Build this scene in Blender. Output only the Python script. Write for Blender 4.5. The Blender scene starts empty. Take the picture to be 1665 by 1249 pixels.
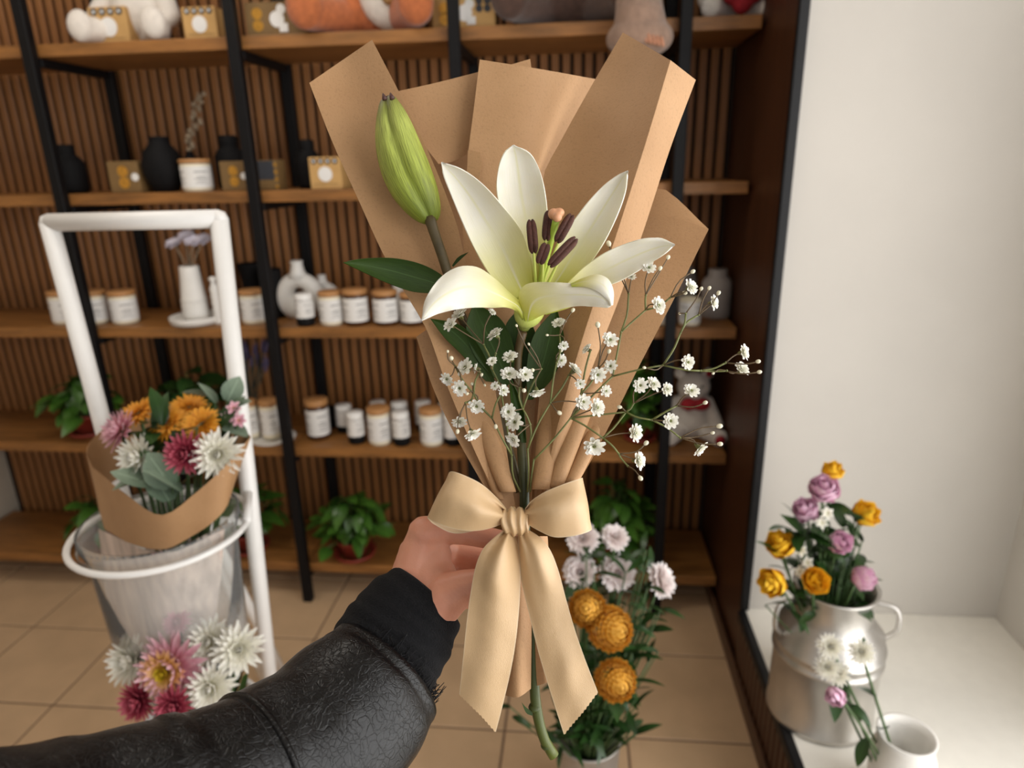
import bpy, bmesh, math, random
from mathutils import Vector as V, Matrix, Quaternion, noise
random.seed(7)
SC = bpy.context.scene
COL = SC.collection

# ------------------------------------------------------------------ camera
FPX, IW, IH = 1100.0, 1665.0, 1249.0
CAM_O = V((0, 0, 1.5))
_y, _p, _r = math.radians(5.7), math.radians(18.0), math.radians(-1.3)
FW = V((-math.sin(_y) * math.cos(_p), math.cos(_y) * math.cos(_p), -math.sin(_p)))
_rt = V((math.cos(_y), math.sin(_y), 0)); _up = _rt.cross(FW)
RT = _rt * math.cos(_r) + _up * math.sin(_r)
UP = RT.cross(FW)
cam_d = bpy.data.cameras.new('camera'); cam = bpy.data.objects.new('camera', cam_d); COL.objects.link(cam)
m3 = Matrix((RT, UP, -FW)).transposed().to_4x4(); m3.translation = CAM_O
cam.matrix_world = m3
cam_d.sensor_fit = 'HORIZONTAL'; cam_d.sensor_width = 36; cam_d.lens = FPX / IW * 36
cam_d.clip_start = .02
cam_d.dof.use_dof = True; cam_d.dof.focus_distance = .565; cam_d.dof.aperture_fstop = 4.6
SC.camera = cam

# ------------------------------------------------------------------ world, lights, exposure
SC.view_settings.view_transform = 'Standard'; SC.view_settings.look = 'None'
SC.view_settings.exposure = 0.0; SC.view_settings.gamma = 1.0; SC.view_settings.use_curve_mapping = False
w = bpy.data.worlds.new('daylight'); SC.world = w; w.use_nodes = True
w.node_tree.nodes['Background'].inputs[0].default_value = (.93, .96, 1, 1)
w.node_tree.nodes['Background'].inputs[1].default_value = .45
def area(name, loc, tgt, sx, sy, power, col):
    d = bpy.data.lights.new(name, 'AREA'); d.shape = 'RECTANGLE'; d.size = sx; d.size_y = sy; d.energy = power; d.color = col
    o = bpy.data.objects.new(name, d); COL.objects.link(o); o.location = loc
    o.rotation_euler = (V(tgt) - V(loc)).to_track_quat('-Z', 'Z').to_euler(); return o
area('window_daylight', (1.26, .02, 1.36), (0, .02, 1.36), 2.3, 2.15, 66, (1, .985, .965))
area('shopfront_daylight', (.6, -1.9, 1.7), (-.1, 2, 1.0), 3.0, 2.2, 10, (1, .975, .945))
area('shelf_fill_light', (-1.15, 1.25, 2.66), (-1.1, 1.6, 0), 1.2, .5, 11, (1, .93, .84))  # added fill below the ceiling to lift the dark back shelves, no real fixture

# ------------------------------------------------------------------ helpers
def P(px, py, d):                       # point seen at a pixel, d metres along the view axis
    return CAM_O + (FW + RT * ((px - IW / 2) / FPX) + UP * ((IH / 2 - py) / FPX)) * d
def PY(px, py, Y):                      # point seen at a pixel on the world plane y = Y
    r = FW + RT * ((px - IW / 2) / FPX) + UP * ((IH / 2 - py) / FPX)
    return CAM_O + r * (Y / r.y)
def proj(p):
    d = V(p) - CAM_O; z = d.dot(FW)
    return IW / 2 + FPX * d.dot(RT) / z, IH / 2 - FPX * d.dot(UP) / z, z
def C(r, g, b):
    f = lambda c: ((c / 255 + .055) / 1.055) ** 2.4 if c > 10 else c / 255 / 12.92
    return (f(r), f(g), f(b), 1)

class NT:
    def __init__(s, name):
        s.m = bpy.data.materials.new(name); s.m.use_nodes = True; s.t = s.m.node_tree
        s.b = s.t.nodes['Principled BSDF']
    def n(s, typ, **kw):
        o = s.t.nodes.new(typ)
        for k, v in kw.items():
            if k.startswith('_'): o.inputs[k[1:].replace('_', ' ')].default_value = v
            else: setattr(o, k, v)
        return o
    def l(s, a, b): s.t.links.new(a, b)
    def noise(s, scale, stretch=(1, 1, 1), detail=4, coord='Object'):
        tc = s.n('ShaderNodeTexCoord'); mp = s.n('ShaderNodeMapping'); mp.inputs['Scale'].default_value = stretch
        s.l(tc.outputs[coord], mp.inputs[0]); no = s.n('ShaderNodeTexNoise'); no.inputs['Scale'].default_value = scale
        no.inputs['Detail'].default_value = detail; s.l(mp.outputs[0], no.inputs[0]); return no.outputs[0]
    def ramp(s, fac, stops):
        r = s.n('ShaderNodeValToRGB'); e = r.color_ramp.elements
        while len(e) < len(stops): e.new(.5)
        for i, (p, c) in enumerate(stops): e[i].position = p; e[i].color = c
        s.l(fac, r.inputs[0]); return r.outputs[0]
    def bump(s, h, strength, dist=.001, prev=None):
        b = s.n('ShaderNodeBump'); b.inputs['Strength'].default_value = strength; b.inputs['Distance'].default_value = dist
        s.l(h, b.inputs['Height'])
        if prev: s.l(prev, b.inputs['Normal'])
        s.l(b.outputs[0], s.b.inputs['Normal']); return b.outputs[0]
def mul(c, k): return (min(c[0] * k, 1), min(c[1] * k, 1), min(c[2] * k, 1), 1)
MATS = {}
def M(name, col, rough=.55, var=.18, scale=30, stretch=(1, 1, 1), bump=0, bscale=200, metal=0, sss=0, trans=0, spec=.5, coat=0, sheen=0):
    if name in MATS: return MATS[name]
    t = NT(name); b = t.b
    no = t.noise(scale, stretch)
    t.l(t.ramp(no, [(.3, mul(col, 1 - var)), (.7, mul(col, 1 + var))]), b.inputs['Base Color'])
    b.inputs['Roughness'].default_value = rough; b.inputs['Metallic'].default_value = metal
    b.inputs['Specular IOR Level'].default_value = spec
    if sss:
        b.inputs['Subsurface Weight'].default_value = sss; b.inputs['Subsurface Radius'].default_value = (.01, .005, .003)
        b.inputs['Subsurface Scale'].default_value = .3
    b.inputs['Coat Weight'].default_value = coat; b.inputs['Sheen Weight'].default_value = sheen
    b.inputs['Transmission Weight'].default_value = trans
    if bump: t.bump(t.noise(bscale, stretch), bump)
    MATS[name] = t.m; return t.m

# --- things, parts
def thing(name, label, cat, loc=(0, 0, 0), group=None):
    o = bpy.data.objects.new(name, None); o.empty_display_size = .02; COL.objects.link(o); o.location = loc
    tag(o, label, cat, group); return o
def tag(o, label, cat, group=None, kind=None):
    if label: o['label'] = label
    if cat: o['category'] = cat
    if group: o['group'] = group
    if kind: o['kind'] = kind
    return o
def mesh(name, vs, fs, uvs=None, smooth=True):
    me = bpy.data.meshes.new(name); me.from_pydata([tuple(v) for v in vs], [], fs)
    if uvs:
        ul = me.uv_layers.new(name='UVMap')
        for lp in me.loops: ul.data[lp.index].uv = uvs[lp.vertex_index]
    if smooth: me.shade_smooth()
    me.update(); return me
def ob(name, me, mt, parent=None, loc=(0, 0, 0), axis=None, roll=0, scale=1):
    o = bpy.data.objects.new(name, me); COL.objects.link(o)
    if mt is not None and not me.materials: me.materials.append(mt)
    o.parent = parent; o.location = loc
    if axis is not None: o.rotation_euler = (V(axis).to_track_quat('Z', 'Y') @ Quaternion((0, 0, 1), roll)).to_euler()
    if scale != 1: o.scale = (scale,) * 3 if not hasattr(scale, '__len__') else scale
    return o
def shell(vs, fs, uv, nr, nc, th):
    vs = [V(v) for v in vs]; N = []; last = V((0, 0, 1))
    for i in range(nr):
        for k in range(nc):
            a = vs[min(i + 1, nr - 1) * nc + k] - vs[max(i - 1, 0) * nc + k]; b = vs[i * nc + min(k + 1, nc - 1)] - vs[i * nc + max(k - 1, 0)]
            n_ = a.cross(b)
            if n_.length > 1e-12: last = n_.normalized()
            N.append(last)
    A = [v + n_ * th / 2 for v, n_ in zip(vs, N)]; B = [v - n_ * th / 2 for v, n_ in zip(vs, N)]; m = len(vs)
    out = A + B; F = list(fs) + [tuple(j + m for j in f[::-1]) for f in fs]; U = list(uv) * 2
    ring = [k for k in range(nc)] + [i * nc + nc - 1 for i in range(1, nr)] + [(nr - 1) * nc + k for k in range(nc - 2, -1, -1)] + [i * nc for i in range(nr - 2, 0, -1)]
    b0 = len(out); n = len(ring)
    for j in ring: out += [A[j], B[j]]; U += [uv[j], uv[j]]
    for i in range(n): a, c = b0 + 2 * i, b0 + 2 * ((i + 1) % n); F.append((a, a + 1, c + 1, c))
    return out, F, U
def part(name, geo, mt, parent=None, world=True, smooth=True, thick=0, sub=0, **kw):
    vs, fs = geo[0], geo[1]; uv = geo[2] if len(geo) > 2 else None
    if len(geo) > 3 and thick: vs, fs, uv = shell(vs, fs, uv, *geo[3], thick); thick = 0
    if world and parent:
        q = V((0, 0, 0)); p = parent
        while p: q = q + V(p.location); p = p.parent
        vs = [V(v) - q for v in vs]
    o = ob(name, mesh(name, vs, fs, uv, smooth), mt, parent, **kw)
    if thick:
        s = o.modifiers.new('thickness', 'SOLIDIFY'); s.thickness = thick; s.offset = 0
    if sub:
        s = o.modifiers.new('smooth', 'SUBSURF'); s.levels = sub; s.render_levels = sub
    return o
def join(*gs):
    vs, fs, uv = [], [], []
    for g in gs:
        k = len(vs); vs += list(g[0]); fs += [tuple(i + k for i in f) for f in g[1]]
        uv += list(g[2]) if len(g) > 2 else [(0, 0)] * len(g[0])
    return vs, fs, uv
def box(cx, cy, cz, sx, sy, sz, bev=.0, seg=2):
    bm = bmesh.new(); bmesh.ops.create_cube(bm, size=1)
    for v in bm.verts: v.co = V((v.co.x * sx + cx, v.co.y * sy + cy, v.co.z * sz + cz))
    if bev: bmesh.ops.bevel(bm, geom=bm.edges[:] , offset=bev, segments=seg, affect='EDGES', profile=.5)
    bm.verts.index_update()
    g = [v.co.copy() for v in bm.verts], [tuple(v.index for v in f.verts) for f in bm.faces]; bm.free(); return g
def boxm(mn, mx, bev=0): return box(*[(a + b) / 2 for a, b in zip(mn, mx)], *[b - a for a, b in zip(mn, mx)], bev)
def lathe(prof, n=32, c=(0, 0, 0), close=True):
    vs, fs, uv = [], [], []
    m = len(prof)
    for i, (r, z) in enumerate(prof):
        for k in range(n):
            a = 2 * math.pi * k / n
            vs.append(V((c[0] + r * math.cos(a), c[1] + r * math.sin(a), c[2] + z))); uv.append((k / n, i / (m - 1)))
    for i in range(m - 1):
        for k in range(n):
            k2 = (k + 1) % n; fs.append((i * n + k, i * n + k2, (i + 1) * n + k2, (i + 1) * n + k))
    if close:
        if prof[0][0] > 1e-5: fs.append(tuple(range(n))[::-1])
        if prof[-1][0] > 1e-5: fs.append(tuple((m - 1) * n + k for k in range(n)))
    return vs, fs, uv
def cr(pts, n):                          # Catmull-Rom, n samples by chord length
    pts = [V(p) for p in pts]
    if len(pts) == 1: return [pts[0]] * n
    L = [0]
    for a, b in zip(pts, pts[1:]): L.append(L[-1] + max((b - a).length, 1e-9))
    out = []
    for k in range(n):
        t = L[-1] * k / (n - 1); i = 0
        while i < len(pts) - 2 and t > L[i + 1]: i += 1
        u = (t - L[i]) / (L[i + 1] - L[i])
        p1, p2 = pts[i], pts[i + 1]; h = L[i + 1] - L[i]
        m1 = (p2 - pts[i - 1]) * (h / (L[i + 1] - L[i - 1])) if i > 0 else p2 - p1
        m2 = (pts[i + 2] - p1) * (h / (L[i + 2] - L[i])) if i + 2 < len(pts) else p2 - p1
        u2, u3 = u * u, u * u * u
        out.append(p1 * (2 * u3 - 3 * u2 + 1) + m1 * (u3 - 2 * u2 + u) + p2 * (3 * u2 - 2 * u3) + m2 * (u3 - u2))
    return out
def tube(pts, rad, n=8, samples=0, cap=True):
    pts = [V(p) for p in pts]
    if samples: 
        k = len(pts); rr = rad if hasattr(rad, '__len__') else [rad] * k
        q = cr([V((*p, r)) for p, r in zip(pts, rr)], samples); pts = [v.to_3d() for v in q]; rad = [v[3] for v in q]
    if not hasattr(rad, '__len__'): rad = [rad] * len(pts)
    vs, fs, uv = [], [], []; up = None; m = len(pts)
    for i, p in enumerate(pts):
        t = (pts[min(i + 1, m - 1)] - pts[max(i - 1, 0)]).normalized()
        if up is None: up = t.orthogonal().normalized()
        up = (up - t * up.dot(t)).normalized(); s = t.cross(up)
        for k in range(n):
            a = 2 * math.pi * k / n; vs.append(p + (up * math.cos(a) + s * math.sin(a)) * rad[i]); uv.append((k / n, i / (m - 1)))
    for i in range(m - 1):
        for k in range(n):
            k2 = (k + 1) % n; fs.append((i * n + k, i * n + k2, (i + 1) * n + k2, (i + 1) * n + k))
    if cap: fs += [tuple(range(n))[::-1], tuple((m - 1) * n + k for k in range(n))]
    return vs, fs, uv
def loft(edges, nr=24, nc=9, bulge=0, sharp=False, ruffle=0, ends=False, conv=P, seed=0):
    """sheet through edge lines given as (px, py, depth); bulge > 0 comes towards the viewer"""
    E_ = [cr(e, nr) for e in edges]; vs, fs, uv = [], [], []
    for i in range(nr):
        v = i / (nr - 1); row = [e[i] for e in E_]
        if len(row) == 2 or sharp:
            seg = len(row) - 1; pts = []
            for k in range(nc):
                u = k / (nc - 1) * seg; j = min(int(u), seg - 1); pts.append(row[j].lerp(row[j + 1], u - j))
        else: pts = cr(row, nc)
        for k, p in enumerate(pts):
            u = k / (nc - 1); d = p[2] - bulge * 4 * u * (1 - u) * ((math.sin(math.pi * min(v * 1.02, 1)) ** .6) if ends else 1)
            if ruffle: d += ruffle * (abs(2 * u - 1) ** 3) * noise.noise(V((v * 7, u * 3, seed)))
            vs.append(conv(p[0], p[1], d)); uv.append((u, v))
    for i in range(nr - 1):
        for k in range(nc - 1): a = i * nc + k; fs.append((a, a + 1, a + nc + 1, a + nc))
    return vs, fs, uv, (nr, nc)
def blob(name, items, vox, mt, parent, it=6, loc=None):
    """one continuous skin round spheres / tapered capsules / ellipsoids (world coordinates)"""
    bm = bmesh.new()
    for q in items:
        if q[0] == 'e':
            bmesh.ops.create_icosphere(bm, subdivisions=3, radius=1, matrix=Matrix.Translation(q[1]) @ (q[3].to_matrix().to_4x4() if len(q) > 3 else Matrix()) @ Matrix.Diagonal((*q[2], 1)))
        else:
            p0, r0, p1, r1 = q; L = (V(p1) - V(p0)).length; n = max(2, int(L / (.3 * min(r0, r1))) + 1)
            for i in range(n + 1):
                u = i / n; bmesh.ops.create_icosphere(bm, subdivisions=2, radius=r0 + (r1 - r0) * u, matrix=Matrix.Translation(V(p0).lerp(V(p1), u)))
    q = V((0, 0, 0)); p = parent
    while p: q = q + V(p.location); p = p.parent
    for v in bm.verts: v.co -= q
    me = bpy.data.meshes.new('tmp'); bm.to_mesh(me); bm.free()
    o = bpy.data.objects.new('tmp', me); COL.objects.link(o)
    r = o.modifiers.new('r', 'REMESH'); r.mode = 'VOXEL'; r.voxel_size = vox
    s = o.modifiers.new('s', 'SMOOTH'); s.factor = .5; s.iterations = it
    dg = bpy.context.evaluated_depsgraph_get(); me2 = bpy.data.meshes.new_from_object(o.evaluated_get(dg))
    bpy.data.objects.remove(o); bpy.data.meshes.remove(me); me2.name = name; me2.materials.clear(); me2.shade_smooth()
    return ob(name, me2, mt, parent)

# ------------------------------------------------------------------ materials
def wood(name, col, stretch, var=.35, rough=.5, scale=6, bump=.15):
    t = NT(name); n1 = t.noise(scale, stretch, 6); n2 = t.noise(scale * 5, stretch, 3)
    mx = t.n('ShaderNodeMath', operation='MULTIPLY_ADD'); t.l(n2, mx.inputs[0]); mx.inputs[1].default_value = .35; t.l(n1, mx.inputs[2])
    t.l(t.ramp(mx.outputs[0], [(.45, mul(col, 1 - var)), (.68, col), (.9, mul(col, 1 + var))]), t.b.inputs['Base Color'])
    t.b.inputs['Roughness'].default_value = rough; t.bump(mx.outputs[0], bump); MATS[name] = t.m; return t.m
m_plank = wood('shelf_wood', C(138, 92, 44), (1, 9, 9))
m_slat = wood('slat_wood', C(148, 98, 52), (8, 8, .7), .25)
m_panel = wood('dark_panel_wood', C(70, 40, 22), (8, 6, .6), .25, .42)
m_backing = M('slat_backing', C(44, 27, 13), .8)
m_black = M('black_metal', C(15, 14, 15), .55, .1, spec=.2)
m_trim = M('black_trim', C(17, 17, 19), .5, .2, 120, bump=.3, spec=.3)
m_cream = M('cream_plaster', C(206, 201, 193), .8, .035, 3, bump=.1, bscale=60)
m_white = M('white_paint', C(236, 234, 230), .35, .02)
m_sill = M('white_sill_laminate', C(238, 235, 226), .3, .02)
m_ceil = M('ceiling_paint', C(215, 208, 198), .9, .03)
m_wall = M('left_wall_paint', C(190, 178, 160), .9, .03)
m_tile = M('beige_tile', C(200, 168, 132), .42, .09, 7, bump=.04, bscale=40)
m_grout = M('grout', C(128, 104, 82), .9, .1, 50)
m_ceramic = M('white_ceramic', C(225, 222, 216), .5, .03)
m_blackcer = M('black_ceramic', C(12, 11, 12), .75, .1, spec=.2)
m_lid = M('bamboo_lid', C(178, 128, 78), .55, .12, 40, (1, 8, 1))
m_wax = M('wax', C(232, 222, 196), .6, .03)
m_kbox = M('kraft_box', C(190, 150, 92), .7, .06)
m_kboxd = M('dark_kraft_box', C(120, 92, 52), .7, .08)
m_print = M('dark_print', C(52, 54, 60), .7, .2, 300)
m_labelw = M('label_white', C(226, 224, 220), .7, .03)
m_gold = M('gold_foil', C(205, 150, 60), .35, .2, 90, metal=.6)
def label_mat():
    t = NT('label_with_lines'); tc = t.n('ShaderNodeTexCoord'); sp = t.n('ShaderNodeSeparateXYZ'); t.l(tc.outputs['UV'], sp.inputs[0])
    def band(sock, a, b):
        x = t.n('ShaderNodeMath', operation='COMPARE'); t.l(sock, x.inputs[0]); x.inputs[1].default_value = (a + b) / 2; x.inputs[2].default_value = (b - a) / 2; return x.outputs[0]
    acc = None
    fr = t.n('ShaderNodeMath', operation='FRACT'); sc = t.n('ShaderNodeMath', operation='MULTIPLY'); t.l(sp.outputs[0], sc.inputs[0]); sc.inputs[1].default_value = 4; t.l(sc.outputs[0], fr.inputs[0])
    wide = band(fr.outputs[0], .22, .78); mid = band(fr.outputs[0], .33, .67)
    for (a, b, wd) in ((.72, .77, wide), (.5, .54, mid), (.4, .44, wide), (.3, .33, mid), (.2, .23, wide)):
        q = t.n('ShaderNodeMath', operation='MULTIPLY'); t.l(band(sp.outputs[1], a, b), q.inputs[0]); t.l(wd, q.inputs[1])
        if acc is None: acc = q.outputs[0]
        else:
            z = t.n('ShaderNodeMath', operation='ADD'); t.l(acc, z.inputs[0]); t.l(q.outputs[0], z.inputs[1]); acc = z.outputs[0]
    t.l(t.ramp(acc, [(0, C(228, 226, 222)), (1, C(130, 128, 126))]), t.b.inputs['Base Color']); t.b.inputs['Roughness'].default_value = .7
    return t.m
m_label = label_mat()
def glass(name, col=(1, 1, 1, 1), rough=.02, ior=1.45):
    t = NT(name); t.b.inputs['Base Color'].default_value = col; t.b.inputs['Transmission Weight'].default_value = 1
    t.b.inputs['Roughness'].default_value = rough; t.b.inputs['IOR'].default_value = ior; return t.m
def thin_glass(name, k=.16):
    t = NT(name); g = t.n('ShaderNodeBsdfGlossy'); g.inputs['Roughness'].default_value = .06; tr = t.n('ShaderNodeBsdfTransparent'); tr.inputs[0].default_value = (.985, .99, .985, 1)
    fr = t.n('ShaderNodeLayerWeight'); fr.inputs[0].default_value = .04; df = t.n('ShaderNodeBsdfDiffuse'); df.inputs[0].default_value = (.8, .8, .78, 1)
    m1 = t.n('ShaderNodeMixShader'); m1.inputs[0].default_value = k; t.l(tr.outputs[0], m1.inputs[1]); t.l(df.outputs[0], m1.inputs[2])
    m2 = t.n('ShaderNodeMixShader'); t.l(fr.outputs[0], m2.inputs[0]); t.l(m1.outputs[0], m2.inputs[1]); t.l(g.outputs[0], m2.inputs[2]); t.l(m2.outputs[0], t.t.nodes['Material Output'].inputs[0]); return t.m
m_glass = thin_glass('clear_glass')
m_amber = M('amber_glass', C(70, 40, 22), .12, .1)
m_galv = M('galvanised_steel', C(196, 192, 186), .38, .12, 18, (1, 1, .4), metal=.85)
m_terra = M('red_clay_pot', C(140, 52, 38), .5, .1)
m_soil = M('soil', C(45, 32, 24), .95, .3, 80, bump=.8)

def kraft():
    t = NT('kraft_paper'); n1 = t.noise(9, detail=3); n2 = t.noise(420, detail=2); n3 = t.noise(1500, (1, 1, .3), 2)
    a = t.ramp(n1, [(.3, C(166, 127, 88)), (.7, C(182, 143, 103))]); b_ = t.ramp(n2, [(.3, (.82, .82, .82, 1)), (.45, (1, 1, 1, 1)), (.7, (1.0, 1, 1, 1))])
    mx = t.n('ShaderNodeMix', data_type='RGBA', blend_type='MULTIPLY'); mx.inputs[0].default_value = .55
    t.l(a, mx.inputs[6]); t.l(b_, mx.inputs[7]); t.l(mx.outputs[2], t.b.inputs['Base Color'])
    t.b.inputs['Roughness'].default_value = .62; t.b.inputs['Specular IOR Level'].default_value = .35
    t.bump(n3, .35, .0005, t.bump(n2, .35, .0006, t.bump(n1, .25, .004))); return t.m
m_kraft = kraft()
def uvmat(name, vstops, vein=0, veins=26, rough=.5, sss=.0, edge=None, tr=0, bump=.2, vcol=.85, spec=.5):
    """colour runs along the UV length of the petal or leaf, fine veins across it"""
    t = NT(name); tc = t.n('ShaderNodeTexCoord'); sp = t.n('ShaderNodeSeparateXYZ'); t.l(tc.outputs['UV'], sp.inputs[0])
    col = t.ramp(sp.outputs[1], vstops)
    if edge:
        a = t.n('ShaderNodeMath', operation='MULTIPLY_ADD'); t.l(sp.outputs[0], a.inputs[0]); a.inputs[1].default_value = 2; a.inputs[2].default_value = -1
        ab = t.n('ShaderNodeMath', operation='ABSOLUTE'); t.l(a.outputs[0], ab.inputs[0])
        f = t.ramp(ab.outputs[0], [(0, (1, 1, 1, 1)), (edge[1], (0, 0, 0, 1))]); mx = t.n('ShaderNodeMix', data_type='RGBA'); t.l(f, mx.inputs[0])
        t.l(col, mx.inputs[6]); mx.inputs[7].default_value = edge[0]; col = mx.outputs[2]
    if vein:
        no = t.noise(3, (veins, 2.0, 1), 3, 'UV')
        mx = t.n('ShaderNodeMix', data_type='RGBA', blend_type='MULTIPLY'); mx.inputs[0].default_value = vein
        t.l(col, mx.inputs[6]); t.l(t.ramp(no, [(.35, (vcol, vcol, vcol * .92, 1)), (.6, (1, 1, 1, 1))]), mx.inputs[7]); col = mx.outputs[2]
        t.bump(no, bump, .0008)
    t.l(col, t.b.inputs['Base Color']); t.b.inputs['Roughness'].default_value = rough; t.b.inputs['Specular IOR Level'].default_value = spec
    if sss: t.b.inputs['Subsurface Weight'].default_value = sss; t.b.inputs['Subsurface Radius'].default_value = (.012, .01, .005); t.b.inputs['Subsurface Scale'].default_value = .25
    if tr:
        out = t.t.nodes['Material Output']; ms = t.n('ShaderNodeMixShader'); td = t.n('ShaderNodeBsdfTranslucent'); t.l(col, td.inputs[0])
        ms.inputs[0].default_value = tr; t.l(t.b.outputs[0], ms.inputs[1]); t.l(td.outputs[0], ms.inputs[2]); t.l(ms.outputs[0], out.inputs[0])
    MATS[name] = t.m; return t.m
m_petal = uvmat('lily_petal', [(0, C(186, 198, 70)), (.12, C(214, 212, 106)), (.32, C(234, 229, 172)), (.58, C(240, 236, 220)), (1, C(242, 239, 228))], .45, 24, .42, .15, (C(235, 231, 196), .10), tr=.2, vcol=.94)
m_bud = uvmat('lily_bud_green', [(0, C(128, 146, 44)), (.3, C(160, 174, 66)), (.75, C(176, 186, 92)), (.93, C(140, 146, 66)), (1, C(80, 52, 40))], .9, 50, .42, .1, vcol=.5, bump=.6)
m_leaf = uvmat('lily_leaf_green', [(0, C(42, 60, 16)), (.5, C(44, 66, 20)), (1, C(54, 76, 24))], .8, 14, .48, 0, (C(66, 92, 44), .05), tr=.08, vcol=.7, spec=.22)
m_stem = M('green_stem', C(62, 72, 22), .45, .2, 60)
m_stemb = M('brown_green_stem', C(82, 70, 40), .5, .25, 90)
m_gstem = M('gypsophila_stem', C(104, 108, 58), .55, .2, 80)
m_gstemb = M('gypsophila_brown_stem', C(92, 74, 48), .55, .2, 80)
m_gyp = uvmat('gypsophila_petal', [(0, C(190, 200, 110)), (.18, C(238, 236, 220)), (1, C(248, 246, 240))], .3, 6, .6, .1, tr=.2, vcol=.9)
m_gbud = M('gypsophila_bud', C(222, 216, 190), .6, .12, 300)
m_anther = M('brown_anther', C(72, 36, 24), .75, .3, 400, bump=.6, bscale=900)
m_fil = uvmat('filament', [(0, C(190, 205, 90)), (1, C(206, 214, 120))], 0, rough=.4)
m_stig = M('stigma', C(206, 150, 112), .5, .15, 200)
def ribbon_mat():
    t = NT('satin_ribbon'); tc = t.n('ShaderNodeTexCoord'); mp = t.n('ShaderNodeMapping'); mp.inputs['Scale'].default_value = (60, 420, 1)
    t.l(tc.outputs['UV'], mp.inputs[0]); no = t.n('ShaderNodeTexNoise'); no.inputs['Scale'].default_value = 1; no.inputs['Detail'].default_value = 2; t.l(mp.outputs[0], no.inputs[0])
    mp2 = t.n('ShaderNodeMapping'); mp2.inputs['Scale'].default_value = (170, 40, 1); t.l(tc.outputs['UV'], mp2.inputs[0]); n2 = t.n('ShaderNodeTexNoise'); n2.inputs['Scale'].default_value = 1; t.l(mp2.outputs[0], n2.inputs[0])
    ad = t.n('ShaderNodeMath', operation='ADD'); t.l(no.outputs[0], ad.inputs[0]); t.l(n2.outputs[0], ad.inputs[1])
    base = t.ramp(ad.outputs[0], [(.4, C(172, 140, 101)), (.6, C(202, 169, 126))])
    sp = t.n('ShaderNodeSeparateXYZ'); t.l(tc.outputs['UV'], sp.inputs[0]); q = t.n('ShaderNodeMath', operation='MULTIPLY_ADD'); t.l(sp.outputs[0], q.inputs[0]); q.inputs[1].default_value = 2; q.inputs[2].default_value = -1
    ab = t.n('ShaderNodeMath', operation='ABSOLUTE'); t.l(q.outputs[0], ab.inputs[0]); sel = t.ramp(ab.outputs[0], [(.955, (0, 0, 0, 1)), (.97, (1, 1, 1, 1))])
    mx = t.n('ShaderNodeMix', data_type='RGBA'); t.l(sel, mx.inputs[0]); t.l(base, mx.inputs[6]); mx.inputs[7].default_value = C(205, 180, 144); t.l(mx.outputs[2], t.b.inputs['Base Color'])
    t.b.inputs['Roughness'].default_value = .36; t.b.inputs['Specular IOR Level'].default_value = .75
    t.bump(ad.outputs[0], .5, .0005); return t.m
m_ribbon = ribbon_mat()
def leather():
    t = NT('black_leather'); tc = t.n('ShaderNodeTexCoord'); no = t.n('ShaderNodeTexNoise'); no.inputs['Scale'].default_value = 45
    t.l(tc.outputs['Object'], no.inputs[0]); mx = t.n('ShaderNodeMix', data_type='RGBA', blend_type='LINEAR_LIGHT'); mx.inputs[0].default_value = .012
    t.l(tc.outputs['Object'], mx.inputs[6]); t.l(no.outputs[1], mx.inputs[7])
    vo = t.n('ShaderNodeTexVoronoi', feature='DISTANCE_TO_EDGE'); vo.inputs['Scale'].default_value = 430; t.l(mx.outputs[2], vo.inputs[0])
    vo2 = t.n('ShaderNodeTexVoronoi', feature='DISTANCE_TO_EDGE'); vo2.inputs['Scale'].default_value = 190; t.l(mx.outputs[2], vo2.inputs[0])
    r1 = t.ramp(vo.outputs[0], [(0, (0, 0, 0, 1)), (.1, (1, 1, 1, 1))]); r2 = t.ramp(vo2.outputs[0], [(0, (0, 0, 0, 1)), (.09, (1, 1, 1, 1))])
    t.b.inputs['Base Color'].default_value = C(9, 9, 10); t.b.inputs['Roughness'].default_value = .31; t.b.inputs['Specular IOR Level'].default_value = .32
    t.bump(r2, .4, .00055, t.bump(r1, .3, .0003)); return t.m
m_leather = leather()
m_knit = M('black_knit', C(15, 15, 17), .95, .3, 300, bump=1, bscale=700, sheen=.05, spec=.15)
m_thread = M('black_thread', C(12, 12, 13), .7)
def skin():
    t = NT('skin'); n1 = t.noise(22, detail=3); n2 = t.noise(420, detail=3)
    t.l(t.ramp(n1, [(.3, C(196, 132, 106)), (.7, C(220, 160, 132))]), t.b.inputs['Base Color']); b = t.b
    b.inputs['Roughness'].default_value = .5; b.inputs['Subsurface Weight'].default_value = .25; b.inputs['Subsurface Radius'].default_value = (.012, .005, .003); b.inputs['Subsurface Scale'].default_value = .4
    t.bump(n2, .3, .0008); return t.m
m_skin = skin()

# ================================================================== the setting
def struct(name, geo, mt, smooth=False):
    o = part(name, geo, mt, None, smooth=smooth); o['kind'] = 'structure'; return o
XW, YN, ZSILL = .495, 1.755, .236
floor = struct('floor', boxm((-2.4, -2.2, -.05), (1.25, 2.45, -.003)), m_grout)
TS = .338; tile_me = mesh('tile', *box(0, 0, -.006, TS - .007, TS - .007, .012, .002, 1), smooth=False)
tile_me.materials.append(m_tile)
for i in range(-8, 2):
    for j in range(-5, 3):
        x, y = .147 - TS / 2 + i * TS, 1.484 + TS / 2 + j * TS
        if x + TS / 2 < XW + .19 and y < 2.5: ob('tile', tile_me, None, floor, (x, y, 0))
wall_back = struct('wall_back', boxm((-2.4, 2.415, 0), (1.25, 2.47, 2.7)), m_backing)
SP = .0362; slat_me = mesh('slat', *box(0, 0, 1.35, .0245, .015, 2.69, .003, 1), smooth=False); slat_me.materials.append(m_slat)
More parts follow.
